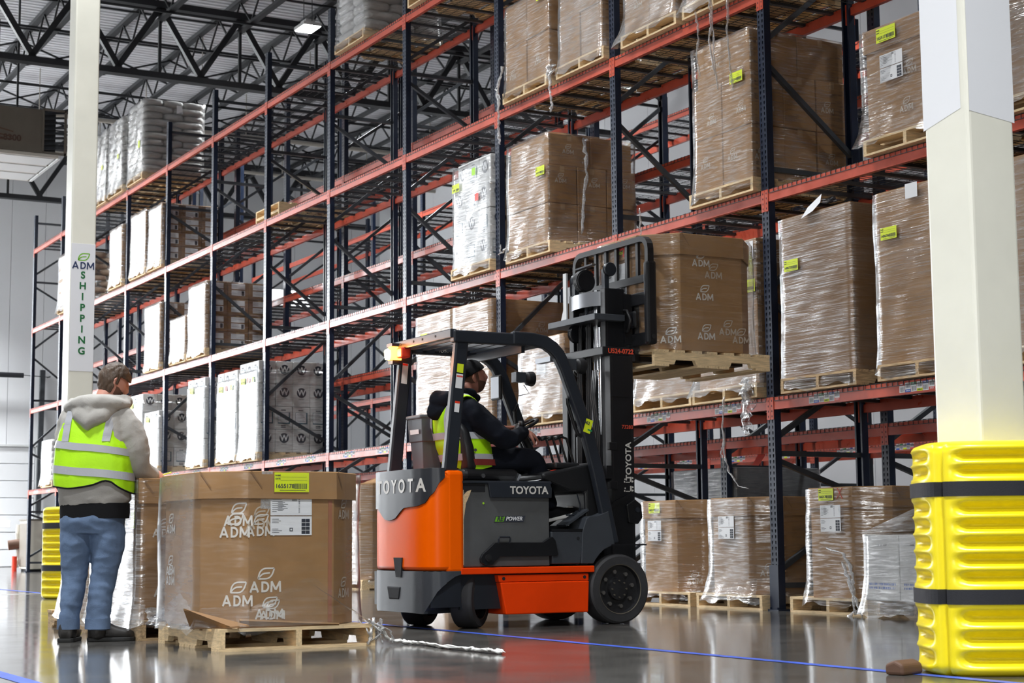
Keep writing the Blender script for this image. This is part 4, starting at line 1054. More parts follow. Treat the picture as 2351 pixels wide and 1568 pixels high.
# counterweight
PR=[(1.12,-3.66),(1.12,-3.80),(1.105,-3.85),(1.07,-3.90),(1.01,-3.93),(.90,-3.948),(.75,-3.953),(.60,-3.955),(.45,-3.953),(.30,-3.945),(.20,-3.925),(.12,-3.885),(.07,-3.84),(.05,-3.80),(.05,-3.66)]
def shell(pr,zb,zt,off,m,name,parent=None,inner=.10):
    """solid skin following the rear profile, between zb(i) and zt(i)"""
    n=len(pr); o=[];cx,cy=.585,-3.5
    for i,(x,y) in enumerate(pr):
        a=pr[max(0,i-1)];b=pr[min(n-1,i+1)]; dx,dy=b[0]-a[0],b[1]-a[1]; l=math.hypot(dx,dy); nx,ny=dy/l*1,-dx/l
        if (nx*(x-cx)+ny*(y-cy))<0: nx,ny=-nx,-ny
        o.append((x+nx*off,y+ny*off,x-nx*inner,y-ny*inner))
    rings=[]
    for i,(ox,oy,ix,iy) in enumerate(o): rings.append([(ox,oy,zb(i)),(ox,oy,zt(i)),(ix,iy,zt(i)),(ix,iy,zb(i))])
    return fk(MB().loft(rings,True),name,m,parent,bevel=.012,seg=2,smooth=True,angle=50)
cw=MB().prism(PR,'z',.42,1.115); CW=fk(cw,'counterweight','fk_orange',bevel=.03,seg=3,smooth=True,angle=50)
fk(MB().box(1.02,1.122,-3.80,-3.655,.40,1.14),'counterweight_flange','fk_orange',bevel=.03,seg=3)
PRF=[]
for i in range(len(PR)-1):
    for k in range(4): t=k/4; PRF.append((PR[i][0]*(1-t)+PR[i+1][0]*t,PR[i][1]*(1-t)+PR[i+1][1]*t))
PRF.append(PR[-1])
def lerp_tab(x,tab):
    for (a,b),(c,d) in zip(tab,tab[1:]):
        if a<=x<=c: return b+(d-b)*(x-a)/(c-a)
    return tab[0][1] if x<tab[0][0] else tab[-1][1]
seg=[p for p in PRF if p[1]<-3.79 and p[0]<1.1199]
ZB=[(0,.95),(.12,.88),(.28,.875),(.40,.80),(.50,.785),(.60,.80),(.74,.875),(.95,.885),(1.03,.905),(1.085,.98),(1.12,1.10)]
GP=shell(seg,lambda i:lerp_tab(seg[i][0],ZB),lambda i:1.155,.010,'fk_dark','rear_cover')
bz=[(-3.96,.12),(-3.93,.115),(-3.90,.20),(-3.86,.275),(-3.80,.335),(-3.72,.385),(-3.66,.395)]
low=[p for p in PRF]
shell(low,lambda i:(lerp_tab(low[i][1],bz) if low[i][0]>.585 else lerp_tab(low[i][1],bz)),lambda i:.418,.002,'fk_grey','rear_bumper',inner=.28)
fk(MB().box(.10,1.07,-3.90,-3.66,.16,.41),'ballast','fk_dark')
fk(MB().prism([(.57,.515),(.715,.515),(.695,.372),(.61,.372)],'y',-3.962,-3.90),'tow_slot','dark')
fk(MB().prism([(.45,.305),(.685,.304),(.655,.21),(.485,.21)],'y',-3.962,-3.90),'tow_recess','dark',bevel=.01)
# TOYOTA on the wrapped rear cover: letters follow the surface
LX=[.32,.455,.59,.72,.86,1.0]
for ch,x in zip('TOYOTA',LX):
    y=-3.967 if x<.95 else -3.952
    rt=(1,0,0) if x<.9 else ((1,.14,0) if x<1.0 else (1,.42,0))
    y={.32:-3.957,.455:-3.963,.59:-3.965,.72:-3.964,.86:-3.960,1.0:-3.944}[x]
    fkl(ch,.135,(x,y-.002,1.03),rt,(0,0,1),'silverletter',bold=.025)
# chassis
fk(MB().box(.12,1.05,-3.66,-2.15,.14,.44),'chassis','fk_dark')
fk(MB().box(.05,1.125,-3.685,-2.56,.392,.44),'side_rail','fk_red',bevel=.006)
sk=MB().prism([(-3.315,.098),(-2.615,.098),(-2.605,.33),(-3.362,.33)],'x',.08,1.118); fk(sk,'side_skirt','fk_red',bevel=.008)
fk(MB().prism([(-3.366,.333),(-2.602,.333),(-2.602,.383),(-3.375,.383)],'x',.09,1.106),'skirt_strip','fk_red',bevel=.004)
for y in (-3.33,-2.64): fk(MB().cyl((1.10,y,.358),(1.112,y,.358),.012,10),'bolt','fk_dark')
fk(MB().prism([(-3.66,.13),(-3.38,.13),(-3.42,.28),(-3.5,.37),(-3.66,.385)],'x',.15,.90),'axle_housing','dark')
# battery compartment and hood
fk(MB().box(.09,1.092,-3.665,-2.93,.445,1.045),'battery','fk_batt',bevel=.006)
fk(MB().box(1.088,1.096,-3.662,-3.648,.46,1.0).add([(1.0955,-3.66,.95),(1.0955,-3.62,.99),(1.0955,-3.585,1.0),(1.0955,-3.60,.96),(1.0955,-3.63,.90),(1.0955,-3.645,.80),(1.0955,-3.66,.74)],[(0,6,5,4,3,2,1)]),'paint_scuff','wood')
fk(MB().box(1.09,1.0945,-3.665,-3.47,.985,1.04),'compartment_gap','dark')
fk(MB().box(.07,1.115,-3.68,-2.92,1.045,1.066),'hood','fk_dark',bevel=.006)
fk(MB().prism([(-3.455,1.05),(-3.435,.945),(-2.922,.943),(-2.918,1.01),(-2.93,1.045),(-2.95,1.058),(-3.47,1.058)],'x',1.095,1.118),'hood_side','fk_dark',bevel=.004)
fkl('TOYOTA',.078,(1.1195,-3.115,.997),(0,1,0),(0,0,1),'silverletter',bold=.025)
bd=MB().prism([(-3.399,.766),(-3.384,.810),(-3.135,.813),(-3.151,.768)],'x',1.092,1.096).add([(1.0965,-3.394,.770),(1.0965,-3.320,.771),(1.0965,-3.308,.807),(1.0965,-3.381,.806)],[(0,1,2,3)],1)
bo=fk(bd,'maker_badge',['ink','leafgreen'])
fkl('RE',.045,(1.0975,-3.352,.789),(0,1,0),(0,0,1),'ink',bold=.03,shear=.25); fkl('POWER',.040,(1.0975,-3.233,.790),(0,1,0),(0,0,1),'paper',bold=.02,shear=.25)
fk(MB().cyl((1.092,-3.485,.903),(1.0955,-3.485,.903),.008,12),'green_dot','limepaper')
arm=[(-3.521,.475),(-3.525,.506),(-3.507,.537),(-3.409,.617),(-3.369,.62),(-3.003,.617),(-2.951,.649),(-2.921,.658),(-2.895,.632),(-2.87,.526),(-2.885,.517),(-3.363,.516),(-3.392,.495),(-3.428,.461),(-3.48,.452)]
ao=fk(MB().prism(arm[::-1],'x',1.098,1.122),'battery_retainer','fk_black',bevel=.004)
fk(MB().cyl((1.12,-3.464,.508),(1.134,-3.464,.508),.026,16).cyl((1.134,-3.464,.508),(1.138,-3.464,.508),.012,10),'pivot_bolt','hub')
fk(MB().tube([(1.115,-3.377,.61),(1.128,-3.377,.645),(1.128,-3.372,.658),(1.128,-3.288,.657),(1.128,-3.283,.645),(1.115,-3.283,.61)],.0065,8),'pull_handle','fk_dark')
# step side and front fender
sc=[(-2.921,.697),(-2.653,.696),(-2.634,.67),(-2.672,.456),(-2.915,.456)]
fk(MB().prism(sc,'x',.08,1.105),'step_box','fk_grey',bevel=.008)
fk(MB().box(.1,1.108,-2.92,-2.635,.697,.715),'step_plate','fk_black')
fk(MB().cyl((1.104,-2.69,.645),(1.110,-2.69,.645),.012,12),'plug_hole','dark')
fd=[(-2.652,.702),(-2.617,.793),(-2.589,.809),(-2.512,.816),(-2.42,.85),(-2.368,.596),(-2.40,.585),(-2.466,.558),(-2.51,.52),(-2.541,.484),(-2.561,.455),(-2.668,.456)]
fk(MB().prism(fd[::-1],'x',.88,1.112),'front_fender','fk_grey',bevel=.006); fk(MB().prism(fd[::-1],'x',.055,.28),'front_fender','fk_grey',bevel=.006)
fk(MB().bar((1.10,-2.40,.592),(1.10,-2.09,.592),.05,.012),'fender_lip','fk_black')
fk(MB().box(.28,.88,-2.93,-2.36,.47,.74),'floor_plate','fk_black')
fk(MB().bar((.62,-2.62,.86),(.62,-2.80,.75),.16,.02,up=(0,1,1)),'pedal','fk_black')
fk(MB().bar((.98,-2.76,.74),(.98,-2.56,.86),.14,.015,up=(0,1,0)),'step_grip','fk_grey')
# dashboard cowl
co=[(-2.944,1.13),(-2.85,1.15),(-2.723,1.175),(-2.55,1.21),(-2.46,1.222),(-2.40,1.03),(-2.33,.60),(-2.56,.60),(-2.57,.99),(-2.70,1.00),(-2.935,1.085)]
fk(MB().prism(co[::-1],'x',.10,1.02),'cowl','plastic',bevel=.03,seg=3)
fk(MB().bar((.97,-2.84,1.152),(.97,-2.80,1.160),.03,.004),'warning_light','redpaint')
fk(MB().tube([(.98,-2.62,.98),(.985,-2.595,.9),(.985,-2.60,.83),(.985,-2.66,.82),(.985,-2.72,.82)],.006,6),'pedal_frame','fk_dark')
# seat
st=fk(MB().box(.42,.92,-3.56,-3.08,1.07,1.165),'seat_cushion','vinyl',bevel=.04,seg=3)
sb=MB()
for z,y,w,t in ((1.10,-3.55,.42,.10),(1.25,-3.565,.50,.10),(1.42,-3.59,.50,.09),(1.52,-3.615,.40,.07),(1.555,-3.625,.30,.04)): pass
rings=[]
for z,y,w,t in ((1.10,-3.47,.40,.09),(1.18,-3.475,.48,.115),(1.32,-3.50,.50,.12),(1.44,-3.53,.48,.11),(1.52,-3.555,.40,.085),(1.555,-3.57,.28,.05)):
    cx=.67; rings.append([(cx+w/2*c*abs(c)**-.45 if abs(c)>1e-6 else cx,y+t/2*s*abs(s)**-.45 if abs(s)>1e-6 else y,z) for c,s in [(math.cos(2*PI*k/20+.01),math.sin(2*PI*k/20+.01)) for k in range(20)]])
fk(MB().loft(rings,True),'seat_backrest','vinyl',smooth=True)
fk(MB().cyl((.925,-3.46,1.30),(.93,-3.46,1.30),.012,8).cyl((.925,-3.40,1.11),(.94,-3.40,1.11),.016,10),'seat_knob','steel')
fk(MB().bar((.90,-3.11,1.07),(.92,-3.09,1.13),.05,.02,up=(0,1,0)),'brake_lever','steel')
fk(MB().add([(.85,-3.25,1.068),(1.09,-3.22,1.068),(1.09,-3.08,1.07),(.9,-3.05,1.075)],[(0,1,2,3)]).add([(.95,-3.06,1.07),(1.09,-3.04,1.07),(1.07,-2.98,1.082),(.97,-3.0,1.078)],[(0,1,2,3)]),'rag','paper')
# waste bin behind the seat
rg=[]
for z,w in ((1.16,.085),(1.38,.105),(1.385,.112),(1.56,.125),(1.56,.11)): rg.append([(.40+w*sx,-3.60+w*.85*sy,z) for sx,sy in ((-1,-1),(1,-1),(1,1),(-1,1))])
bn=fk(MB().loft(rg,True),'storage_bin','greyplastic',bevel=.012)
fk(MB().box(.27,.53,-3.72,-3.48,1.555,1.585),'bin_lid','greyplastic',bevel=.012)
fk(MB().add([(.33,-3.706,1.44),(.48,-3.706,1.44),(.48,-3.710,1.475),(.33,-3.710,1.475)],[(0,1,2,3)]),'bin_label','paper')
fk(MB().box(.30,.50,-3.66,-3.50,1.06,1.17),'bin_bracket','fk_dark')
# overhead guard
G='fk_dark'
def leg(name,a,b,w=.105,t=.06): return fk(MB().bar(a,b,t,w,up=(0,1,0)),name,G,bevel=.012)
leg('guard_post',(1.055,-3.745,1.13),(1.055,-3.64,2.11)); leg('guard_post',(.115,-3.745,1.13),(.115,-3.64,2.14))
def front_leg(x):
    pts=[(-3.23,2.13),(-3.05,2.125),(-2.95,2.11),(-2.88,2.07),(-2.83,2.02),(-2.78,1.93),(-2.60,1.49),(-2.50,1.14),(-2.375,.60)]
    mb=MB(); rings=[]
    for i,(y,z) in enumerate(pts):
        a=pts[max(0,i-1)];b=pts[min(len(pts)-1,i+1)]; d=Vector((0,b[0]-a[0],b[1]-a[1])).normalized(); n=Vector((0,-d.z,d.y))
        c=Vector((x,y,z)); rings.append([c+n*.05+Vector((-.03,0,0)),c+n*.05+Vector((.03,0,0)),c-n*.05+Vector((.03,0,0)),c-n*.05+Vector((-.03,0,0))])
    return fk(mb.loft(rings,True),'guard_front_post',G,bevel=.012)
front_leg(1.08); front_leg(.10)
fk(MB().box(1.03,1.10,-3.72,-3.10,2.075,2.165),'guard_side_rail',G,bevel=.012); fk(MB().box(.07,.14,-3.72,-3.10,2.09,2.175),'guard_side_rail',G,bevel=.012)
rb=MB().box(.05,1.07,-3.735,-3.685,2.11,2.175); fk(rb,'guard_rear_beam',G,bevel=.006)
for x in (.22,.45,.60,.82): fk(MB().cyl((x,-3.737,2.145),(x,-3.733,2.145),.009,8),'beam_hole','dark')
for k in range(6):
    y=-3.60+k*.105; fk(MB().box(.14,1.03,y-.012,y+.012,2.115,2.155),'guard_bar',G)
fk(MB().box(.14,1.03,-3.03,-2.94,2.08,2.14),'guard_front_beam',G); fk(MB().box(.14,1.03,-3.12,-3.09,2.03,2.09),'guard_cross_beam',G)
fkl('TOYOTA',.035,(.075+.068,-3.3,2.12),(0,1,0),(0,0,1),'silverletter',bold=.0)
# labels on the posts
def plate(org,right,up,w,h,m,name='label'): 
    o=sticker(FK,Vector(org)-FB,right,up,w,h,m); o.name=name; return o
UPR=Vector((0,.107,.98)).normalized(); UPF=Vector((0,-.30,.95)).normalized()
plate((1.087,-3.665,1.885),(0,1,-.1),UPR,.052,.065,'yellowpaper'); plate((1.087,-3.675,1.79),(0,1,-.1),UPR,.055,.105,'paper'); plate((1.0876,-3.670,1.825),(0,1,-.1),UPR,.05,.012,'redpaper'); plate((1.087,-3.694,1.60),(0,1,-.1),UPR,.04,.075,'paper'); plate((1.0876,-3.690,1.635),(0,1,-.1),UPR,.04,.016,'redpaint')
plate((.147,-3.665,1.93),(0,1,-.1),UPR,.05,.16,'wcard'); plate((.1475,-3.66,2.0),(0,1,-.1),UPR,.045,.016,'redpaint')
yl=plate((1.1115,-2.592,1.487),(0,1,-.32),UPF,.062,.105,'yellowpaper'); fkl('062',.034,(1.1125,-2.602,1.512),(0,1,-.32),UPF,'ink',bold=.02); plate((1.1125,-2.578,1.455),(0,1,-.32),UPF,.04,.012,'greenpaper')
# amber strobe
fk(MB().lathe([(.052,0),(.056,.02),(.056,.085),(.045,.105),(.0,.11)],20,0,(.13,-3.745,2.03)),'strobe_lens','strobe',smooth=True)
fk(MB().lathe([(.02,0),(.026,.03),(.026,.07),(.0,.085)],16,0,(.13,-3.803,2.035)),'strobe_core','strobe_core',smooth=True)
fk(MB().box(.08,.18,-3.79,-3.70,2.135,2.16).box(.09,.17,-3.78,-3.70,2.0,2.03),'strobe_bracket','fk_dark'); fk(MB().box(.19,.29,-3.76,-3.68,2.04,2.12),'tail_lamp','redpaint',bevel=.012)
sl=bpy.data.lights.new('strobe_glow','POINT'); sl.energy=14; sl.color=(1.0,.28,.03); sl.shadow_soft_size=.05; so=bpy.data.objects.new('strobe_glow',sl); COL.objects.link(so); so.location=(.13,-3.86,2.08)
# mirrors and lamps
mr=fk(MB().box(.10,.26,-2.885,-2.855,1.745,1.945),'mirror_housing','plastic',bevel=.025,seg=3)
fk(MB().box(.113,.247,-2.888,-2.8855,1.76,1.93),'mirror_glass','mirror',bevel=.001); fk(MB().tube([(.18,-2.86,1.85),(.12,-2.80,1.84),(.10,-2.72,1.83)],.008,8),'mirror_arm','fk_black')
def lamp(x,y,z):
    fk(MB().lathe([(.030,0),(.055,.02),(.062,.06),(.058,.075),(.0,.078)],18,0,(x,y,z),'y'),'work_lamp','plastic',smooth=True,angle=40)
    fk(MB().box(x-.06,x+.02,y-.09,y+.0,z-.03,z+.05),'lamp_bracket','fk_grey'); fk(MB().tube([(x,y-.01,z-.05),(x+.02,y+.03,z-.12),(x-.02,y-.05,z-.14)],.004,6),'lamp_cable','hose')
lamp(.98,-2.62,1.955); lamp(.16,-2.60,1.93)
fk(MB().tube([(1.06,-2.69,1.76),(1.06,-2.745,1.69),(1.06,-2.74,1.66),(1.06,-2.68,1.48),(1.06,-2.655,1.43),(1.06,-2.62,1.41),(1.06,-2.54,1.41)],.014,8),'grab_handle','fk_black')
fk(MB().tube([(.14,-2.66,1.72),(.16,-2.70,1.66),(.16,-2.68,1.50),(.14,-2.60,1.40)],.014,8),'grab_handle','fk_black')
# steering wheel and levers
ring=[Vector((.52+.155*math.cos(a),-2.86+.140*math.sin(a),1.505+.065*math.sin(a))) for a in [2*PI*k/28 for k in range(29)]]
fk(MB().tube(ring,.014,8,cap=False),'steering_wheel','plastic',smooth=True); fk(MB().bar((.37,-2.86,1.505),(.67,-2.86,1.505),.03,.012).bar((.52,-2.86,1.505),(.52,-2.73,1.565),.03,.012).cyl((.52,-2.88,1.47),(.52,-2.85,1.52),.035,12),'wheel_spokes','plastic'); fk(MB().cyl((.52,-2.86,1.50),(.52,-2.66,1.15),.035,12),'steering_column','plastic')
fk(MB().cyl((.64,-2.90,1.50),(.64,-2.905,1.55),.022,10),'wheel_knob','plastic',smooth=True)
for k in range(4):
    x=.80+.05*k; y=-2.87+.03*k
    fk(MB().tube([(x,y,1.40),(x,y+.05,1.412),(x,y+.09,1.40),(x,y+.105,1.36),(x,y+.17,1.17)],.0095,8),'control_lever','fk_black'); 
    fk(MB().cyl((x,y-.015,1.398),(x,y+.03,1.41),.017,10),'lever_knob','plastic',smooth=True)
fk(MB().box(.80,1.0,-2.82,-2.60,1.17,1.215),'lever_console','plastic',bevel=.015)
# wheels
def wheel(x,y,r,w,steer=0.0,drive=True,left=False):
    c=Vector((x,y,r)); t=MB().lathe([(r*.70,-w/2),(r*.93,-w/2),(r*.985,-w/2+.012),(r,-w/2+.03),(r,w/2-.03),(r*.985,w/2-.012),(r*.93,w/2),(r*.70,w/2)],44,0,(0,0,0),'x',False)
    o=t.build('tyre',M['rubber'],FK,c-FB,(0,0,steer),smooth=True,angle=35)
    h=MB().lathe([(r*.70,w/2-.004),(r*.685,w/2-.004),(r*.66,w/2-.035),(r*.40,w/2-.055),(r*.33,w/2-.05),(r*.31,w/2-.02),(r*.16,w/2-.015),(0,w/2-.012)],32,0,(0,0,0),'x',False); h.build('wheel_hub',M['hub'],o,smooth=True,angle=35)
    MB().lathe([(r*.705,w/2-.001),(r*.715,w/2+.002),(r*.69,w/2-.001)],36,0,(0,0,0),'x',False).build('rim_edge',M['rim'],o)
    if drive:
        for k in range(8): a=2*PI*k/8+.2; MB().cyl((w/2-.052,.50*r*math.cos(a),.50*r*math.sin(a)),(w/2-.030,.50*r*math.cos(a),.50*r*math.sin(a)),.016,6).build('wheel_nut',M['nut'],o)
        for k in range(8): a=2*PI*k/8; MB().cyl((w/2-.02,.24*r*math.cos(a),.24*r*math.sin(a)),(w/2-.008,.24*r*math.cos(a),.24*r*math.sin(a)),.007,6).build('hub_bolt',M['rim'],o)
    return o
wheel(1.03,-2.335,.262,.19); wheel(.14,-2.335,.262,.19)
wheel(.90,-3.50,.215,.17,.74,False); wheel(.27,-3.60,.215,.17,.70,False)
# mast
K='fk_black'
for x0,x1 in ((.87,.95),(.22,.30)):
    fk(MB().box(x0,x1,-2.285,-2.265,.10,2.06).box(x0,x1,-2.095,-2.075,.10,2.06).box(x1-.02 if x0>.5 else x0,x1 if x0>.5 else x0+.02,-2.27,-2.09,.10,2.06),'outer_mast_rail',K,bevel=.004)
fk(MB().box(.22,.95,-2.35,-2.10,2.06,2.125),'mast_tie',K,bevel=.006); fk(MB().box(.22,.95,-2.33,-2.28,1.10,1.20),'mast_tie',K); fk(MB().box(.22,.95,-2.33,-2.28,.30,.42),'mast_tie',K)
fk(MB().box(.02,.26,-2.42,-2.36,2.07,2.11),'lamp_bar','steel')
for x0,x1 in ((.79,.86),(.31,.38)):
    fk(MB().box(x0,x1,-2.265,-2.245,.2,2.60).box(x0,x1,-2.10,-2.085,.2,2.60).box(x1-.018 if x0>.5 else x0,x1 if x0>.5 else x0+.018,-2.25,-2.09,.2,2.60),'inner_mast_rail',K,bevel=.004)
# curved bright tie and flat tie of the raised stage
arc=[(.30,-2.20),(.36,-2.27),(.46,-2.305),(.60,-2.315),(.72,-2.29),(.80,-2.22)]
rg=[[(x,y,2.47),(x,y,2.585),(x,y+.022,2.585),(x,y+.022,2.47)] for x,y in arc]
fk(MB().loft(rg,True),'stage_tie','steel',smooth=True,angle=50)
fk(MB().box(.20,.92,-2.40,-2.12,2.335,2.385),'stage_plate','fk_grey',bevel=.004)
fk(MB().prism([(.16,2.39),(.26,2.39),(.26,2.80),(.21,2.80),(.21,2.50)],'y',-2.26,-2.245),'side_shield','lightgrey')
fk(MB().cyl((.585,-2.17,.25),(.585,-2.17,1.90),.055,18),'lift_cylinder',K,smooth=True,angle=40); fk(MB().cyl((.585,-2.17,1.90),(.585,-2.17,2.62),.032,16),'lift_rod','chrome',smooth=True,angle=40)
for x in (.43,.74): 
    fk(MB().cyl((x,-2.24,.2),(x,-2.24,1.45),.038,14),'side_cylinder',K,smooth=True,angle=40); fk(MB().cyl((x,-2.24,1.45),(x,-2.24,2.30),.020,12),'side_rod','chrome',smooth=True,angle=40)
for x in (.50,.525,.55,.64,.665,.69): fk(MB().tube([(x,-2.30,.75),(x,-2.31,1.3),(x+.008,-2.305,1.9),(x,-2.30,2.30),(x,-2.27,2.44)],.0085,6),'hydraulic_hose','hose',smooth=True)
for k,x in enumerate((.76,.785,.81)): fk(MB().tube([(x,-2.32,1.95),(x+.03,-2.36,1.75),(x+.07,-2.345,1.45),(x+.06,-2.34,1.0),(x+.07+.02*k,-2.36,.92),(x+.10,-2.35,.98),(x+.09,-2.33,1.1)],.009,6),'hydraulic_hose','hose',smooth=True)
for x in (.47,.71): # lift chains: separate plates
    ch=MB(); z=.9
    while z<2.6: ch.box(x-.014,x+.014,-2.205,-2.195,z,z+.02).box(x-.010,x+.010,-2.209,-2.191,z+.02,z+.026); z+=.028
    o=fk(ch,'lift_chain','fk_grey'); o['kind']='stuff'
def disc(x,y,z,r,w,m='fk_dark',name='chain_roller'):
    return fk(MB().lathe([(r*.3,-w/2),(r*.92,-w/2),(r,-w/2+.006),(r*.90,-.004),(r*.90,.004),(r,w/2-.006),(r*.92,w/2),(r*.3,w/2)],28,0,(x,y,z),'x'),name,m,smooth=True,angle=35)
pl=disc(.50,-2.23,2.70,.085,.06,'fk_black','hose_pulley'); 
for dx in (-.02,0,.02): fk(MB().tube([(.50+dx,-2.23-.088*math.cos(a),2.70+.088*math.sin(a)) for a in [k*PI/10 for k in range(-4,9)]],.008,6),'hydraulic_hose','hose',smooth=True)
disc(.50,-2.31,2.27,.075,.05,'fk_black','hose_pulley')
disc(.83,-2.20,2.755,.055,.04); disc(.33,-2.20,2.73,.055,.04)
for x in (.80,.345): fk(MB().box(x-.03,x+.02,-2.24,-2.20,2.58,2.76),'roller_bracket','fk_dark')
fk(MB().bar((.44,-2.26,2.80),(.60,-2.20,2.83),.05,.012),'hose_guard','steel')
# tilt cylinder
for x in (.90,.27):
    fk(MB().cyl((x,-2.62,.70),(x,-2.27,.80),.042,14),'tilt_cylinder',K,smooth=True,angle=40); fk(MB().cyl((x,-2.27,.80),(x,-2.12,.845),.022,12),'tilt_rod','chrome',smooth=True,angle=40)
    fk(MB().prism([(-2.15,.76),(-2.06,.75),(-2.02,.80),(-2.03,.90),(-2.09,.945),(-2.17,.90)],'x',x+.03,x+.075),'tilt_lug',K,bevel=.01)
    fk(MB().prism([(-2.30,.86),(-2.28,.92),(-2.13,.985),(-2.12,.965)],'x',x+.045,x+.06),'lug_arm',K); fk(MB().cyl((x+.07,-2.07,.86),(x+.085,-2.07,.86),.02,10),'tilt_pin','fk_dark')
for z in (1.02,1.32): fk(MB().box(.93,.965,-2.31,-2.24,z,z+.06),'rail_clamp',K,bevel=.004)
fk(MB().box(.951,.957,-2.29,-2.12,1.735,1.765),'rail_stop',K)
# text on the outer rail
UPY=((0,0,1),(0,-1,0))
fkl('TOYOTA',.072,(.9515,-2.128,1.235),(0,0,1),(0,-1,0),'silverletter',bold=.02)
fkl('U524-0722',.052,(.9515,-2.185,2.09),(0,1,0),(0,0,1),'redletter',bold=.03); fkl('73280',.042,(.9515,-2.135,1.50),(0,1,0),(0,0,1),'redletter',bold=.0)
ic=MB()
def rc(y0,y1,z0,z1): ic.add([(.9517,y0,z0),(.9517,y1,z0),(.9517,y1,z1),(.9517,y0,z1)],[(0,1,2,3)])
for k in range(2):
    z=1.0+.07*k-.0
    rc(-2.175,-2.165,z,z+.012); rc(-2.160,-2.10,z-.0,z+.006); rc(-2.12,-2.105,z,z+.045); rc(-2.17,-2.16,z+.02,z+.032)
    for q in (.01,.035):
        ic.add([(.9517,-2.095+.008*math.cos(2*PI*i/8),z+q+.008*math.sin(2*PI*i/8)) for i in range(8)],[tuple(range(8))])
fk(ic,'warning_pictogram','silverletter')
# carriage, load backrest, forks
CY=-2.0
fk(MB().box(.05,1.08,CY-.03,CY+.01,2.46,2.56).box(.05,1.08,CY-.03,CY+.01,2.14,2.24),'carriage_bar',K,bevel=.006).name='carriage'
for x in (.30,.84): fk(MB().box(x-.03,x+.03,CY-.09,CY-.02,2.16,2.56),'carriage_plate',K)
fk(MB().box(.62,.96,CY-.06,CY-.02,2.28,2.42),'side_shifter',K,bevel=.02); fk(MB().tube([(.80,CY-.08,2.44),(.92,CY-.10,2.42),(.97,CY-.10,2.34),(.92,CY-.09,2.26),(.8,CY-.07,2.24)],.012,6),'hydraulic_hose','hose',smooth=True)
bx0,bx1=.005,1.095; r=.09
fr=[(bx0,CY,2.14),(bx0,CY,2.985-r)]+[(bx0+r-r*math.cos(a),CY,2.985-r+r*math.sin(a)) for a in (PI/8,PI/4,3*PI/8,PI/2)]+[(bx1-r+r*math.sin(a),CY,2.985-r+r*math.cos(a)) for a in (0,PI/8,PI/4,3*PI/8,PI/2)]+[(bx1,CY,2.14)]
rg=[]
for i,p in enumerate(fr):
    a=Vector(fr[max(0,i-1)]);b=Vector(fr[min(len(fr)-1,i+1)]); d=(b-a).normalized(); n=d.cross(Vector((0,1,0))); c=Vector(p)
    rg.append([c+n*.022+Vector((0,-.028,0)),c+n*.022+Vector((0,.028,0)),c-n*.022+Vector((0,.028,0)),c-n*.022+Vector((0,-.028,0))])
fk(MB().loft(rg,True),'backrest_frame',K)
fk(MB().box(bx0,bx1,CY-.015,CY+.015,2.64,2.70),'backrest_rail',K)
for k in range(6):
    x=bx0+.155*(k+1); fk(MB().box(x-.017,x+.017,CY-.012,CY+.012,2.66,2.975),'backrest_bar',K)
fk(MB().box(bx1-.035,bx1+.03,CY-.04,CY+.05,2.14,2.80),'backrest_cheek',K,bevel=.02); fk(MB().cyl((bx1+.03,CY+.01,2.20),(bx1+.036,CY+.01,2.20),.018,12),'cheek_bolt','hub')
for x in (.36,.81): fk(MB().box(x-.06,x+.06,CY+.0,CY+.045,2.03,2.50).box(x-.06,x+.06,CY+.04,-.95,2.03,2.068),'fork',K)
# ------------------------------------------------------------------ raised load
zp=1.975
pallet(.595,-1.405,zp,'raised wooden pallet on the forks under the big brown carton',None,0,1.0,1.12)
b=bulk_box(.595,-1.405,zp+.133,.99,1.08,.935,'big brown octagonal carton raised on the forks in front of the rack',c=.24,band=.17,seed=81,flare=.02,drop=.01,filmk='film_thin')
for p,h,mm in (((.497,-.10,.74),.17,'print'),((.497,.02,.65),.17,'print_dim'),((.497,-.07,.47),.17,'print'),((.497,-.06,.155),.17,'print'),((.497,.15,.20),.17,'print_dim')): mark(b,PX,p,h,mm)
mark(b,PX,(.511,.02,.875),.15,'print'); mark(b,PX,(.5115,.06,.875),.15,'print_dim'); mark(b,((.707,.707,0),(0,0,1)),(.448,-.37,.12),.17,'print'); mark(b,((.707,-.707,0),(0,0,1)),(0,0,-5),.1) if False else None
o=mark(b,PX,(.497,.28,.14),.17,'print_dim')
ship_label(b,(-.05,-.556,.60),*MY,1.6); yellow_label(b,(.05,-.568,.86),*MY,'1650021'); 
MB().bar((.0,-.575,.78),(.0,-.575,.92),.004,.014).bar((.06,-.575,.92),(.05,-.575,.84),.004,.014).bar((.05,-.575,.84),(.12,-.575,.86),.004,.014).bar((.12,-.575,.92),(.10,-.575,.78),.004,.014).build('red_scrawl',M['redpaper'],b)
strand(b,[(.10,-.40,.93),(.09,-.40,1.05),(.085,-.40,1.2)],.008)
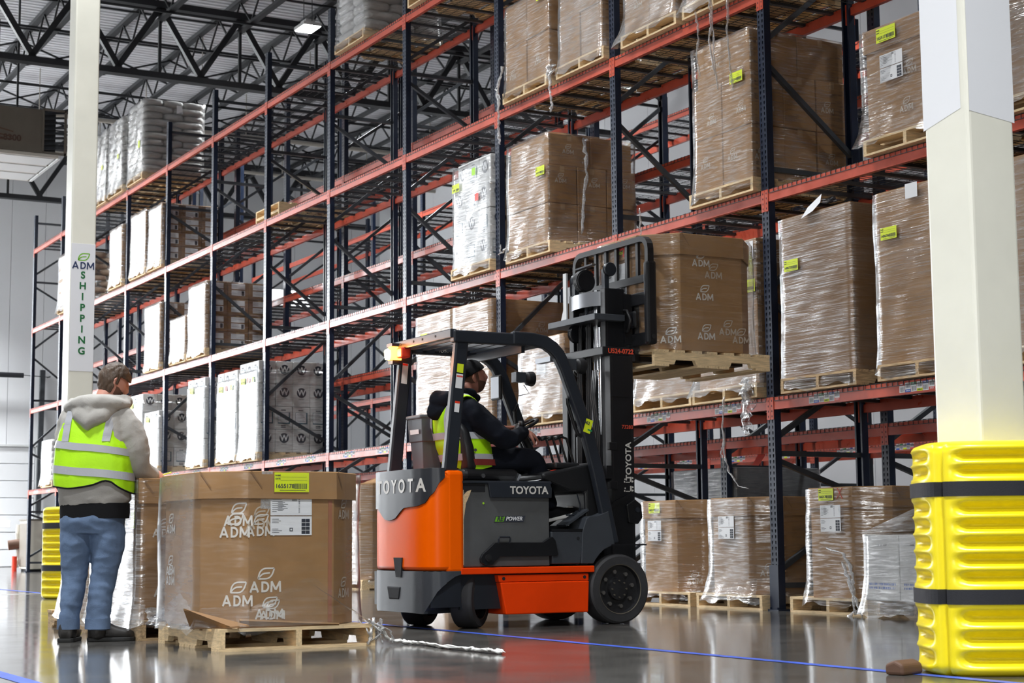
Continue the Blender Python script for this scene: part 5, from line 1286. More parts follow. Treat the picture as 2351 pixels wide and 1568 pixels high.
# ------------------------------------------------------------------ foreground pallets and boxes
PZ=.134
pallet(1.85,-5.455,0,'pale wooden pallet in the foreground under the large open brown box',None,PI/2,1.0,1.16)
b=bulk_box(1.84,-5.495,PZ,1.12,.99,.925,'large brown octagonal box in the foreground, yellow label 1655178, film loose at its foot',c=.22,band=.165,seed=90,flare=.015,drop=.02,filmk='film_fore')
yellow_label(b,(.590,-.012,.858),*PX,'1655178',1.17); ship_label(b,(.5665,-.005,.655),*PX,1.33)
CH=((.707,.707,0),(0,0,1))
for p,h,f,mm in (((.515,-.322,.665),.19,CH,'print'),((.562,-.195,.645),.19,PX,'print_dim'),((.5015,-.3385,.60),.20,CH,'print'),((.5635,-.20,.60),.18,PX,'print'),((.562,-.165,.275),.20,PX,'print'),((.515,-.322,.195),.20,CH,'print'),((.5625,-.14,.11),.18,PX,'print'),((.564,-.12,.10),.16,PX,'print')): mark(b,f,p,h,mm)
for z in (.62,.36,.30): mark(b,MY,(-.22,-.4985,z),.17,'print')
for p,z in ((.42,.70),(.42,.22)): mark(b,((-.707,.707,0),(0,0,1)),(.455,.385,z),.17,'print_dim')
tp=MB().add([(.5625,-.20,.70),(.5625,-.13,.70),(.5805,-.13,.925),(.5805,-.20,.925)],[(0,1,2,3)]); tp.build('tape_strip',M['film_tail'],b)
MB().box(.557,.5635,.238,.262,.02,.75).build('red_edge_print',mat('faded_red_print',(.33,.13,.07),.7),b)
# bent bottom flap, film skirt, bunch and tail on the floor
MB().loft([[(.28,-.53,.0),(.62,-.40,.012),(.62,-.40,.002),(.28,-.53,-.01)],[(.36,-.60,.115),(.66,-.30,.02),(.66,-.30,.01),(.36,-.60,.105)]],True).build('bent_flap',M['card_dark'],b)
MB().loft([[(.57,-.34,.0),(.57,.30,.0),(.57,.30,-.012),(.57,-.34,-.012)],[(.60,-.34,.055),(.585,.30,.012),(.595,.30,.004),(.61,-.34,.045)]],True).build('bent_flap',M['card'],b)
rg=random.Random(3)
def sheet(P,nu,nv,amp,name,parent,m,seed):
    r=random.Random(seed); mb=MB(); vs=[]
    a,bb,c,d=[Vector(p) for p in P]
    for i in range(nu+1):
        for j in range(nv+1):
            u,v=i/nu,j/nv; p=a*(1-u)*(1-v)+bb*u*(1-v)+c*u*v+d*(1-u)*v
            w=amp*(math.sin(u*9+seed)*math.sin(v*13+seed*2)+.6*math.sin(u*23+v*17)); vs.append(p+Vector((w*.7,w*.3,w*.5))+Vector([r.uniform(-1,1)*amp*.25 for _ in range(3)]))
    fs=[(i*(nv+1)+j,(i+1)*(nv+1)+j,(i+1)*(nv+1)+j+1,i*(nv+1)+j+1) for i in range(nu) for j in range(nv)]
    return mb.add(vs,fs).build(name,M[m],parent,smooth=True)
sheet([(.58,.12,.30),(.58,-.36,.07),(.66,-.36,.01),(.64,.52,.01)],18,12,.004,'film_skirt',b,'film_fore',2)
sheet([(.58,.10,.27),(.60,.30,.13),(.64,.56,-.02),(.60,.50,.0)],16,8,.006,'film_skirt',b,'film_thin',3)
sheet([(.02,-.51,.20),(.34,-.51,.05),(.30,-.55,-.015),(-.54,-.56,-.01)],20,8,.005,'film_skirt',b,'film_thin',4)
sheet([(.36,-.5,.11),(.59,-.28,.14),(.66,-.30,.02),(.42,-.56,.0)],14,8,.006,'film_skirt',b,'film_thin',7)
for k in range(5): # crumpled bunch at the right pallet corner
    c=Vector((.56,.54,-.02)); P=[c+Vector((rg.uniform(-.035,.035),rg.uniform(-.06,.06),rg.uniform(-.07,.03))) for _ in range(4)]
    sheet(P,9,9,.018,'film_bunch',b,'film_tail',10+k)
for k in range(7): strand(b,[(.56+rg.uniform(-.05,.05),.5+rg.uniform(-.06,.08),.03),(.58+rg.uniform(-.04,.06),.55+rg.uniform(-.06,.08),-.05),(.58+rg.uniform(-.04,.06),.56+rg.uniform(-.08,.1),-.125)],.010,seed=k)
tl=MB()
pts=[(2.44,-4.92,.10),(2.38,-4.84,.03),(2.42,-4.74,.013),(2.62,-4.70,.012),(2.97,-4.75,.013),(3.32,-4.74,.012),(3.48,-4.72,.014),(3.61,-4.71,.012)]
o=thing('film_tail','white twisted tail of stretch film trailing across the floor toward the forklift','film',(2.8,-4.75,0))
for k in range(4):
    q=[(x-2.8+rg.uniform(-.03,.03),y+4.75+rg.uniform(-.015,.015),max(.011,z+rg.uniform(-.003,.008))) for x,y,z in pts]; strand(o,q,.012 if k<2 else .007,'rope','tail_strand',.5,k)
# two boxes behind it
pallet(.45,-5.505,0,'wooden pallet behind the standing man, nearer of two in line',None,PI/2,1.0,1.19,wood='wood2')
b=bulk_box(.45,-5.505,PZ,1.09,.99,.93,'brown box with white film on its long side, directly right of the standing man',c=0,band=.17,seed=91,flare=.05,filmk='film_milky_glare')
for p,h in (((.548,-.33,.60),.17),((.548,-.30,.22),.2),((.548,-.27,.10),.21)): mark(b,PX,p,h,'print')
for p in ((.30,-.51,.62),(.18,-.51,.4),(.24,-.51,.16),(-.25,-.51,.35)): mark(b,MY,p,.17,'ink')
sticker(b,(.42,-.512,.66),*MY,.10,.12,'yellowpaper').name='round_sticker'
sheet([(.2,-.53,.12),(.56,-.50,.10),(.62,-.30,.0),(.1,-.57,-.01)],14,10,.018,'film_bunch',b,'film_milky_glare',21); sheet([(.55,-.46,.08),(.60,.1,.06),(.64,.2,-.01),(.6,-.45,-.01)],14,8,.014,'film_bunch',b,'film_tail',22)
pallet(-.78,-5.515,0,'wooden pallet behind the standing man, farther of two in line',None,PI/2,1.0,1.12,wood='wood2')
b=bulk_box(-.52,-5.505,PZ,.70,.99,.90,'brown box mostly hidden behind the standing man, white film on its side',c=0,band=.17,seed=92,flare=.05,filmk='film_milky_glare')
# ------------------------------------------------------------------ odds and ends at the left end
o=thing('service_cabinet','cream metal cabinet standing at the far left end of the rack','cabinet',(-28.9,.55,0))
MB().box(-.5,.5,-.32,.30,.06,1.2).build('body',mat('cream_cabinet',(.66,.63,.54),.5),o,bevel=.02); MB().box(-.45,.45,-.28,.26,0,.06).build('plinth',M['dark'],o); MB().box(-.44,.44,-.335,-.32,.12,1.14).build('door_leaf',M['beige'],o,bevel=.01)
MB().box(-.52,.52,-.34,.32,1.2,1.23).build('lid',M['beige'],o); sticker(o,(.505,.1,.95),*PX,.06,.1,'yellowpaper')
o=MB().cyl((0,0,0),(0,0,.36),.06,14).build('red_post',M['redpaint'],None,(-29.3,.10,0)); tag(o,'short red plastic post on the floor at the far left end of the rack','post')
o=MB().tube([(0,0,1.1),(.02,-.02,.9),(-.01,.01,.6),(.02,0,.3),(.05,-.1,.12)],.07,10).build('dock_hose',M['pipe'],None,(-29.55,.25,0)); tag(o,'pale crumpled hose beside the red post','hose')
MB().cyl((.0,-.25,.62),(.05,.05,.66),.12,14).build('end_cuff',M['brownrubber'],o,smooth=True,angle=40)
o=thing('wall_roller','black bristle roller fixed high on the left wall','roller',(-37.6,1.3,5.5)); MB().cyl((0,-.9,0),(0,.82,0),.075,16).build('bristles',M['strap'],o); MB().bar((0,.8,.01),(-.05,1.6,-.02),.02,.02).bar((-.05,1.6,0),(-.35,1.6,0),.03,.03).bar((0,-.8,0),(-.36,-.8,0),.03,.03).build('bracket',M['zinc'],o)
o=MB().bar((-37.85,2.69,1.5),(-37.85,2.73,5.7),.14,.12).build('wall_conduit',M['zinc']); tag(o,'dark vertical conduit on the left wall beside the dock door','conduit')
# ceiling air unit
U=thing('air_unit','large tan ceiling air handling box at top left, louvred end and white grid below','air unit',(-24,-1.8,8.97))
MB().box(-2.6,0,-2.6,1.07,.0,.95).build('casing',M['beige'],U,bevel=.02)
MB().box(-.02,.03,-2.6,1.56,-.02,.03).box(-.02,.03,1.07,1.56,.93,.97).box(-.02,.03,1.52,1.57,-.02,.97).box(-.02,.03,1.05,1.09,0,.96).build('end_frame',M['beige'],U)
MB().box(-.6,-.05,1.09,1.35,.02,.93).build('coil',M['joist'],U)
for k in range(8): MB().bar((.0,1.09,.10+k*.11),(.0,1.52,.15+k*.11),.08,.010,up=(1,0,1)).build('louver',M['zinc'],U)
for k in range(3):
    for q in range(3): MB().box(-2.55+q*.86,-1.83+q*.86,-2.4+k*1.3,-1.25+k*1.3,-.09,-.06).build('grid_panel',M['lightgrey'],U)
for k in range(4): MB().bar((-2.6,-2.47+k*1.3,-.06),(.0,-2.47+k*1.3,-.06),.06,.08).build('grid_rail',M['lightgrey'],U)
for k in range(4): MB().bar((-2.58+k*.86,-2.6,-.05),(-2.58+k*.86,1.4,-.05),.06,.08).build('grid_rail',M['pipe'],U)
for y in (-2.3,.6): 
    for x in (-2.4,-.4): MB().bar((x,y,.95),(x,y,3.55),.04,.04).build('hanger_rod',M['joist'],U)
lettering(U,'17-200-8300',.19,(.012,.12,.26),(0,1,0),(0,0,1),mat('faint_brown_print',(.07,.035,.025),.6),bold=.02)
mb=MB()
for k in range(3): ribbon(mb,[(-.7+t*.13,.06*math.sin(t*.45+k)-.07*k+.004*t*t*.0) for t in range(9)],.025)
place('swoosh_print',mb.mesh('swoosh_print',M['brownrubber']),U,(.012,.1,.42),(0,1,0),(0,0,1))

o=MB().prism([(-.05,0),(.05,0),(.045,.05),(.0,.07),(-.05,.05)],'y',-.09,.09).build('floor_block',M['brownrubber'],None,(5.93,-3.86,0),(0,0,.3),bevel=.015,seg=3); tag(o,'small dark rubber block on the floor at the foot of the right yellow guard','block')
# ------------------------------------------------------------------ people
from mathutils import noise as MN
def sring(cx,cy,cz,rx,ry,n=2.5,N=32,tilt=0.0):
    out=[]
    for k in range(N):
        a=2*PI*k/N; c,s=math.cos(a),math.sin(a); x=math.copysign(abs(c)**(2/n),c)*rx; y=math.copysign(abs(s)**(2/n),s)*ry
        out.append((cx+x,cy+y,cz+tilt*y))
    return out
def loft_tab(mb,tab,n=2.5,N=32,off=0.0): return mb.loft([sring(cx,cy,z,rx+off,ry+off,n,N) for z,cx,cy,rx,ry in tab],True)
def capsule(mb,pts,rs,n=14,sub=4):
    """smooth tapering limb through joints"""
    P=[Vector(p) for p in pts]; out=[];rr=[]
    for i in range(len(P)-1):
        p0=P[max(0,i-1)];p1=P[i];p2=P[i+1];p3=P[min(len(P)-1,i+2)]
        for k in range(sub):
            t=k/sub; out.append(.5*((2*p1)+(p2-p0)*t+(2*p0-5*p1+4*p2-p3)*t*t+(3*p1-p0-3*p2+p3)*t**3)); rr.append(rs[i]*(1-t)+rs[i+1]*t)
    out.append(P[-1]); rr.append(rs[-1])
    d0=(out[1]-out[0]).normalized(); d1=(out[-1]-out[-2]).normalized()
    out=[out[0]-d0*rr[0]*.85,out[0]-d0*rr[0]*.45]+out+[out[-1]+d1*rr[-1]*.45,out[-1]+d1*rr[-1]*.85]; rr=[rr[0]*.45,rr[0]*.88]+rr+[rr[-1]*.88,rr[-1]*.45]
    return mb.tube(out,rr,n)
def remesh(mb,name,voxel,mats,smooth=4,wr=(0,0),axis=(1,1,1)):
    me=bpy.data.meshes.new('tmp'); me.from_pydata(mb.v,[],mb.f); me.update()
    o=bpy.data.objects.new('tmp_remesh',me); COL.objects.link(o)
    r=o.modifiers.new('r','REMESH'); r.mode='VOXEL'; r.voxel_size=voxel
    if smooth: s=o.modifiers.new('s','SMOOTH'); s.factor=.5; s.iterations=smooth
    bpy.context.view_layer.update()
    m2=bpy.data.meshes.new_from_object(o.evaluated_get(bpy.context.evaluated_depsgraph_get())); m2.name=name
    bpy.data.objects.remove(o); bpy.data.meshes.remove(me)
    if wr[0]:
        ns=[v.normal.copy() for v in m2.vertices]
        for v,nn in zip(m2.vertices,ns):
            p=Vector((v.co.x*axis[0],v.co.y*axis[1],v.co.z*axis[2]))*wr[1]
            f=1-2*abs(MN.noise(p)); f2=MN.noise(p*2.3+Vector((3,1,2)))
            v.co+=nn*wr[0]*(f*.7+f2*.5-.25)
    m2.materials.clear(); m2.materials.append(mats); m2.polygons.foreach_set('use_smooth',[True]*len(m2.polygons)); m2.update()
    return m2
def head_surf(mask=None,off=0.0,nu=None,nv=None,scale=1.0,beardy=False):
    """head facing +y, centred between the ears; returns verts, faces. mask(dir, p) keeps faces"""
    nu=nu or (44 if mask is None else 120); nv=nv or (34 if mask is None else 90); vs=[];keep=[];fs=[]
    def g(x,z,cx,cz,sx,sz): return math.exp(-((x-cx)/sx)**2-((z-cz)/sz)**2)
    for i in range(nv+1):
        th=PI*i/nv
        for j in range(nu):
            ph=2*PI*j/nu; d=Vector((math.sin(th)*math.cos(ph),math.sin(th)*math.sin(ph),math.cos(th)))
            x=d.x*.076; y=d.y*.098; z=d.z*.120
            if d.z<0:   # jaw: narrower towards the chin, chin forward
                t=-d.z; x*=1-.30*t*t; y=y*(1-.10*t)+.012*t*(1 if d.y>0 else 0)
                if d.y<0: y*=1-.28*t
            if d.y>0:
                f=d.y
                y+=f*(.030*g(x,z,0,-.018,.014,.030)+.010*g(x,z,0,.016,.010,.03)+.008*g(x,z,0,.032,.05,.010)-.010*g(x,z,.030,.012,.016,.012)-.010*g(x,z,-.030,.012,.016,.012)+.007*g(x,z,0,-.062,.022,.008)+.006*g(x,z,0,-.074,.020,.007)-.005*g(x,z,0,-.068,.024,.0035)+.010*g(x,z,0,-.103,.024,.018)+.004*g(x,z,.045,-.02,.02,.025)+.004*g(x,z,-.045,-.02,.02,.025))
            p=Vector((x,y,z))*scale; n=Vector((d.x/.076,d.y/.098,d.z/.120)).normalized()
            o=off(p/scale) if callable(off) else off
            p+=n*o
            vs.append(p); keep.append(True if mask is None else mask(d,p/scale))
    for i in range(nv):
        for j in range(nu):
            a=i*nu+j;b=i*nu+(j+1)%nu; q=(a,b,b+nu,a+nu)
            if all(keep[k] for k in q): fs.append(q[::-1])
    return vs,fs
def xform(vs,loc,pitch=0.0,yaw=0.0,roll=0.0):
    m=Matrix.Translation(loc)@Matrix.Rotation(yaw,4,'Z')@Matrix.Rotation(pitch,4,'X')@Matrix.Rotation(roll,4,'Y')
    return [m@Vector(v) for v in vs], m
def ear(mb,m,side):
    P=[(0,-.002,.030),(.010*side,-.012,.026),(.014*side,-.020,.008),(.012*side,-.016,-.012),(.004*side,-.004,-.030),(0,.002,-.026)]
    c=Vector((.074*side,-.006,-.004)); mb.tube([m@(c+Vector(p)) for p in P],[.006,.007,.0075,.007,.007,.005],8); mb.tube([m@(c+Vector((.004*side,0,.02))),m@(c+Vector((.006*side,-.008,0))),m@(c+Vector((.003*side,-.002,-.02)))],.007,8)
def hand(mb,wrist,direc,palm_n,curl=.9,side=1,scale=1.0,thumb=1.0):
    """palm plus five separate bent fingers; direc = wrist to knuckles, palm_n = the way the palm faces"""
    w=Vector(wrist); d=Vector(direc).normalized(); n=Vector(palm_n); n=(n-d*n.dot(d)).normalized(); s=d.cross(n)*side
    S=scale; k=w+d*.085*S
    rings=[]
    for t,hw,hh in ((-.01,.026,.022),(.02,.032,.020),(.055,.040,.017),(.085,.041,.013),(.095,.036,.009)):
        c=w+d*t*S; rings.append([c+s*(hw*S*math.copysign(abs(math.cos(a))**.8,math.cos(a)))+n*(hh*S*math.sin(a)) for a in [2*PI*q/14 for q in range(14)]])
    mb.loft(rings,True)
    for q,(u,L) in enumerate(((-.030,.062),(-.010,.074),(.011,.070),(.030,.055))):
        b=k+s*u*S; p=[b]; ang=0; dd=d
        for jn,(f,a) in enumerate(((.46,.45),(.30,.75),(.24,.6))):
            ang+=a*curl; dd=(d*math.cos(ang)+n*math.sin(ang)).normalized(); p.append(p[-1]+dd*L*f*S*1.15)
        capsule(mb,p,[.0095*S,.0088*S,.008*S,.0065*S],10,3)
    b=w+d*.030*S-s*.034*S; td=(d*.55-s*.75+n*.35*thumb).normalized(); t2=(d*.85-s*.15+n*.65*thumb).normalized()
    capsule(mb,[b,b+td*.036*S,b+td*.036*S+t2*.030*S,b+td*.036*S+t2*.054*S],[.014*S,.0115*S,.010*S,.0075*S],10,3)
def shoe(mb,heel,toe,w=.048,h=.095,sole=False):
    a=Vector(heel);b=Vector(toe); d=(b-a); L=d.length; d.normalize(); s=Vector((-d.y,d.x,0)); rings=[]
    tab=((-.02,.60,.55),(.0,.85,.95),(.12,.92,1.0),(.30,.88,1.05),(.45,.92,.92),(.60,1.0,.72),(.78,1.02,.60),(.92,.85,.52),(1.0,.55,.40),(1.02,.30,.28)) if not sole else ((-.035,.62,1),(.0,.90,1),(.12,1.0,1),(.4,.93,1),(.6,1.04,1),(.78,1.08,1),(.92,.92,1),(1.0,.62,1),(1.03,.3,1))
    for t,fw,fh in tab:
        c=a+d*L*t; ww=w*fw; hh=(h*fh if not sole else .026)
        if sole: rings.append([c+s*ww+Vector((0,0,0)),c+s*ww+Vector((0,0,hh)),c-s*ww+Vector((0,0,hh)),c-s*ww])
        else:
            rings.append([c+s*(ww*math.copysign(abs(math.cos(q))**.7,math.cos(q)))+Vector((0,0,.014+hh*(.5+.5*math.copysign(abs(math.sin(q))**.75,math.sin(q))))) for q in [2*PI*k/18 for k in range(18)]])
    return mb.loft(rings,True)
class Tor:
    def __init__(s,tab,n=2.6): s.t=tab; s.n=n
    def at(s,z):
        t=s.t
        if z<=t[0][0]: return t[0][1:]
        for a,b in zip(t,t[1:]):
            if a[0]<=z<=b[0]:
                k=(z-a[0])/(b[0]-a[0]); k=k*k*(3-2*k)*.5+k*.5; return tuple(a[i]*(1-k)+b[i]*k for i in range(1,5))
        return t[-1][1:]
    def pt(s,z,a,off=0.0):
        cx,cy,rx,ry=s.at(z); c,q=math.cos(a),math.sin(a); e=2/s.n
        return Vector((cx+math.copysign(abs(c)**e,c)*(rx+off),cy+math.copysign(abs(q)**e,q)*(ry+off),z))
def band(T,zf,h,off,t,name,m,parent,a0=0,a1=2*PI,N=64):
    """strip of tape following a torso: zf(angle) its lower edge"""
    mb=MB(); rings=[]; full=(a1-a0)>6.2
    for k in range(N+1):
        a=a0+(a1-a0)*k/N; z=zf(a); rings.append([T.pt(z,a,off),T.pt(z+h,a,off),T.pt(z+h,a,off-t),T.pt(z,a,off-t)])
    return mb.loft(rings,not full).build(name,m,parent,smooth=False)
def vstrip(T,xf,w,z0,z1,off,sgn,name,m,parent,N=22,zb=None):
    """vertical tape on the back (sgn -1) or front (+1): xf(z) centre line"""
    mb=MB(); rings=[]
    for k in range(N+1):
        z=z0+(z1-z0)*k/N; cx,cy,rx,ry=T.at(z); row=[]
        for x in (xf(z)-w/2,xf(z)-w/4,xf(z),xf(z)+w/4,xf(z)+w/2):
            u=max(-.999,min(.999,(x-cx)/(rx+off))); yy=(ry+off)*(1-abs(u)**T.n)**(1/T.n); row.append(Vector((x,cy+sgn*yy,z)))
        rings.append(row)
    n=len(rings[0]); vs=[p for r in rings for p in r]; fs=[(i*n+j,i*n+j+1,(i+1)*n+j+1,(i+1)*n+j) for i in range(N) for j in range(n-1)]
    return mb.add(vs,fs).build(name,m,parent)
# ---- standing man, seen from behind, head bent to the right
MAN=thing('person','standing person from behind in lime vest, grey hoodie and jeans, head bent to the right','person',(.865,-6.29,0),math.atan2(.873,.486))
TT=Tor([(.84,.0,.0,.20,.125),(.93,.02,.0,.235,.150),(1.02,.015,.0,.240,.155),(1.12,.01,.0,.238,.155),(1.25,.0,.0,.228,.15),(1.38,-.005,.01,.222,.145),(1.46,.0,.015,.215,.130),(1.52,.005,.02,.185,.110),(1.56,.015,.03,.12,.085),(1.60,.03,.04,.07,.07)])
mb=MB(); loft_tab(mb,[(.80,.0,.0,.165,.105),(.95,.0,.0,.18,.11),(1.15,.0,.0,.175,.11),(1.35,.0,.01,.185,.115),(1.46,.0,.02,.19,.10),(1.54,.02,.03,.11,.075)])
capsule(mb,[(.03,.03,1.50),(.055,.05,1.60),(.075,.075,1.66)],[.066,.062,.060])
hv,fc=head_surf(); hv,HM=xform(hv,(.105,.085,1.705),-.40,-.98); mb.add(hv,fc)
for sd in (-1,1): ear(mb,HM,sd)
LSH,RSH=(-.145,.02,1.44),(.195,.02,1.44)
capsule(mb,[RSH,(.275,.045,1.27),(.285,.10,1.14),(.33,.20,1.10),(.350,.265,1.095)],[.06,.055,.045,.035,.027]); capsule(mb,[LSH,(-.165,.06,1.27),(-.16,.14,1.13),(-.10,.24,1.12),(-.03,.30,1.13)],[.06,.055,.045,.035,.027])
hand(mb,(.352,.268,1.095),(.35,.85,-.02),(-.6,.25,-.5),1.0,1); hand(mb,(-.03,.30,1.13),(.75,.6,.05),(.3,-.3,-.8),.8,-1)
capsule(mb,[(-.10,0,.86),(-.10,.0,.62),(-.112,.01,.42),(-.13,-.01,.25),(-.137,-.01,.08)],[.09,.08,.06,.055,.045]); capsule(mb,[(.10,0,.86),(.11,.0,.62),(.08,.01,.42),(.06,-.01,.25),(.055,-.01,.08)],[.09,.08,.06,.055,.045])
put('body',remesh(mb,'body',.0075,M['skin'],2),MAN)
def hairmask(d,p): return (p.z>.040 and d.y<.86) or (d.y<.10-.9*max(0,p.z-.02)*0 and p.z>-.022) or (d.y<-.12 and p.z>-.085) or (p.z>.062)
vs,fs=head_surf(hairmask,lambda p:.014+.007*MN.noise(Vector((p.x*60,p.y*60,p.z*22)))+.014*max(0,p.z*6)); vs,_=xform(vs,(.105,.085,1.705),-.40,-.98)
h=MB().add(vs,fs).build('hair',M['hair'],MAN,smooth=True); sm=h.modifiers.new('thick','SOLIDIFY'); sm.thickness=.012; sm.offset=-1
def beardmask(d,p): return d.y>.0 and p.z<-.028-.34*max(0,p.y-.03) and d.z>-.97
vs,fs=head_surf(beardmask,.0025); vs,_=xform(vs,(.105,.085,1.705),-.40,-.98); MB().add(vs,fs).build('beard',M['beard'],MAN,smooth=True)
# hoodie
mb=MB(); mb.loft([[TT.pt(z,2*PI*k/36,.0) for k in range(36)] for z in (.875,.88,.93,1.02,1.12,1.22,1.32,1.40,1.46,1.50,1.54,1.58)],True)
capsule(mb,[(.175,.02,1.465),(.225,.03,1.38),(.268,.045,1.25),(.275,.085,1.145),(.315,.17,1.105),(.345,.245,1.095)],[.088,.100,.098,.088,.066,.050]); capsule(mb,[(-.150,.02,1.465),(-.175,.04,1.38),(-.185,.06,1.25),(-.17,.13,1.13),(-.10,.24,1.11),(-.045,.285,1.125)],[.082,.085,.082,.078,.066,.052])
put('hoodie',remesh(mb,'hoodie',.010,M['hoodie'],5,(.009,6.5),(1,1,1.6)),MAN)
# hood lying on the back
mb=MB(); hd=[]
for k in range(15):
    t=k/14; a=PI+PI*t; hd.append(Vector((.015+.185*math.cos(a),.055+.15*math.sin(a)*1.0,1.575+.03*math.cos(2*(t-.5)*PI)-.055*math.sin(PI*t)+.02*t)))
hr=[.035+.030*math.sin(PI*k/14) for k in range(15)]; mb.tube(hd,hr,12,sq=.85)
mb.tube([(-.13,-.02,1.55),(-.06,-.105,1.475),(.0,-.135,1.425),(.08,-.11,1.47),(.15,-.03,1.55)],[.04,.055,.060,.055,.04],12); mb.tube([(-.08,-.06,1.52),(0,-.10,1.49),(.09,-.06,1.52)],[.05,.065,.05],12); mb.tube([(-.16,.03,1.565),(-.05,-.08,1.555),(.06,-.085,1.56),(.19,.02,1.58)],[.035,.055,.055,.035],12)
mb.tube([(.18,.03,1.585),(.20,.09,1.58),(.16,.16,1.54),(.06,.19,1.50)],[.04,.042,.040,.03],10); mb.tube([(-.15,.03,1.56),(-.15,.09,1.55),(-.09,.15,1.52),(.03,.19,1.49)],[.038,.04,.038,.03],10)
put('hood',remesh(mb,'hood',.009,M['hoodie'],6,(.007,9),(1,1,1)),MAN)
# black shirt hem, jeans, boots
loft_tab(MB(),[(.80,.02,.0,.222,.140),(.84,.02,.0,.226,.142),(.90,.02,.0,.225,.143)],2.6).build('shirt_hem',M['tee'],MAN,smooth=True,angle=50)
mb=MB(); loft_tab(mb,[(.70,.0,.0,.190,.120),(.78,.005,-.005,.205,.138),(.86,.01,.0,.205,.130),(.92,.01,.0,.20,.12)],2.6)
capsule(mb,[(-.095,0,.80),(-.100,.0,.64),(-.108,.012,.48),(-.110,.012,.40),(-.118,.0,.30),(-.130,-.008,.18),(-.136,-.01,.125)],[.112,.104,.088,.080,.074,.066,.066],18); capsule(mb,[(.105,0,.80),(.112,.0,.64),(.094,.012,.48),(.080,.014,.40),(.068,.0,.30),(.058,-.008,.18),(.056,-.01,.125)],[.116,.108,.090,.082,.078,.078,.080],18)
je=remesh(mb,'jeans',.009,M['denim'],4,(.008,7.0),(.9,.9,1.7)); put('jeans',je,MAN)
for nm,c,r in (('trouser_cuff',(-.136,-.011,.10),.073),('trouser_cuff',(.056,-.01,.10),.083)): MB().loft([sring(c[0],c[1],c[2]-.018,r,r,2.2),sring(c[0],c[1],c[2]+.05,r*.98,r*.98,2.2),sring(c[0],c[1],c[2]+.05,r*.9,r*.9,2.2),sring(c[0],c[1],c[2]-.018,r*.9,r*.9,2.2)],False).build(nm,M['denim'],MAN,smooth=True,angle=50)
for he,to,rr in (((-.138,-.075,0),(-.155,.22,0),.052),((-.005,.0,0),(.272,.075,0),.05)):
    s=MB(); shoe(s,he,to,.054,.118); o=s.build('boot',M['boot'],MAN,smooth=True); q=MB(); shoe(q,he,to,.057,.03,True); q.build('sole',M['sole'],o,bevel=.006)
    a=Vector((-.137,-.012,0)) if he[0]<-.1 else Vector((.055,-.008,0)); s=MB(); capsule(s,[a+Vector((0,0,.06)),a+Vector((0,0,.13))],[.060,.056]); s.build('boot_shaft',M['boot'],o,smooth=True)
# vest
VT=Tor([(.95,.015,.0,.258,.172),(1.05,.01,.0,.262,.175),(1.15,.005,.0,.256,.174),(1.26,-.004,.0,.242,.168),(1.34,-.010,.008,.216,.162),(1.42,-.008,.012,.196,.150),(1.49,.0,.018,.182,.132),(1.545,.010,.025,.165,.100)])
def hem(a): # wavy lower edge: dips on the right
    c,s=math.cos(a),math.sin(a); x=.26*c
    if s<.2: return 1.018 - .0 + (.028*math.exp(-((x-.085)/.06)**2)) - .055*max(0,(x-.13)/.13) - .022*math.exp(-((x+.10)/.12)**2)
    return .99
mb=MB(); N=72; rings=[]
for i in range(27):
    t=i/26; row=[]
    for k in range(N):
        a=2*PI*k/N; z0=hem(a); z=z0+(1.545-z0)*t
        w=.0045*MN.noise(Vector((math.cos(a)*3,math.sin(a)*3,z*7)))+.004*MN.noise(Vector((math.cos(a)*7,math.sin(a)*7,z*4)))
        row.append(VT.pt(z,a,w))
    rings.append(row)
v=mb.loft(rings,False).build('vest',M['vest'],MAN,smooth=True)
mb=MB(); mb.tube([VT.pt(hem(2*PI*k/N)-.002,2*PI*k/N,.001) for k in range(N+1)],.0055,6,cap=False); mb.build('vest_binding',M['tee'],v)
for sx in (-1,1): mb=MB(); mb.tube([VT.pt(z,a,.003) for z,a in ((1.545,-PI/2+sx*1.10),(1.50,-PI/2+sx*1.25),(1.44,-PI/2+sx*1.40),(1.38,-PI/2+sx*1.50),(1.32,-PI/2+sx*1.57),(1.28,-PI/2+sx*1.62))],.005,6); mb.build('armhole_binding',M['tee'],v)
ff=lambda z0,sl:(lambda a: z0+sl*math.cos(a)*-.26)
band(VT,ff(1.236,.12),.048,.005,.004,'reflective_band',M['reflect'],v); band(VT,ff(1.072,.11),.052,.005,.004,'reflective_band',M['reflect'],v)
for xf in (lambda z:-.150+.08*(z-1.3),lambda z:.118+.13*(z-1.3)): vstrip(VT,xf,.050,1.30,1.54,.0065,-1,'reflective_strap',M['reflect'],v); vstrip(VT,xf,.050,1.30,1.54,.0065,1,'reflective_strap',M['reflect'],v)
PEN=MB().cyl((0,0,0),(.09,.03,.03),.004,8).build('pencil',M['yellowpaper'],None,Vector((.865,-6.29,0))+Matrix.Rotation(math.atan2(.873,.486),3,'Z')@Vector((.355,.345,1.085)),(0,0,math.atan2(.873,.486))); tag(PEN,'thin yellow pencil in the right hand of the standing person','pencil')
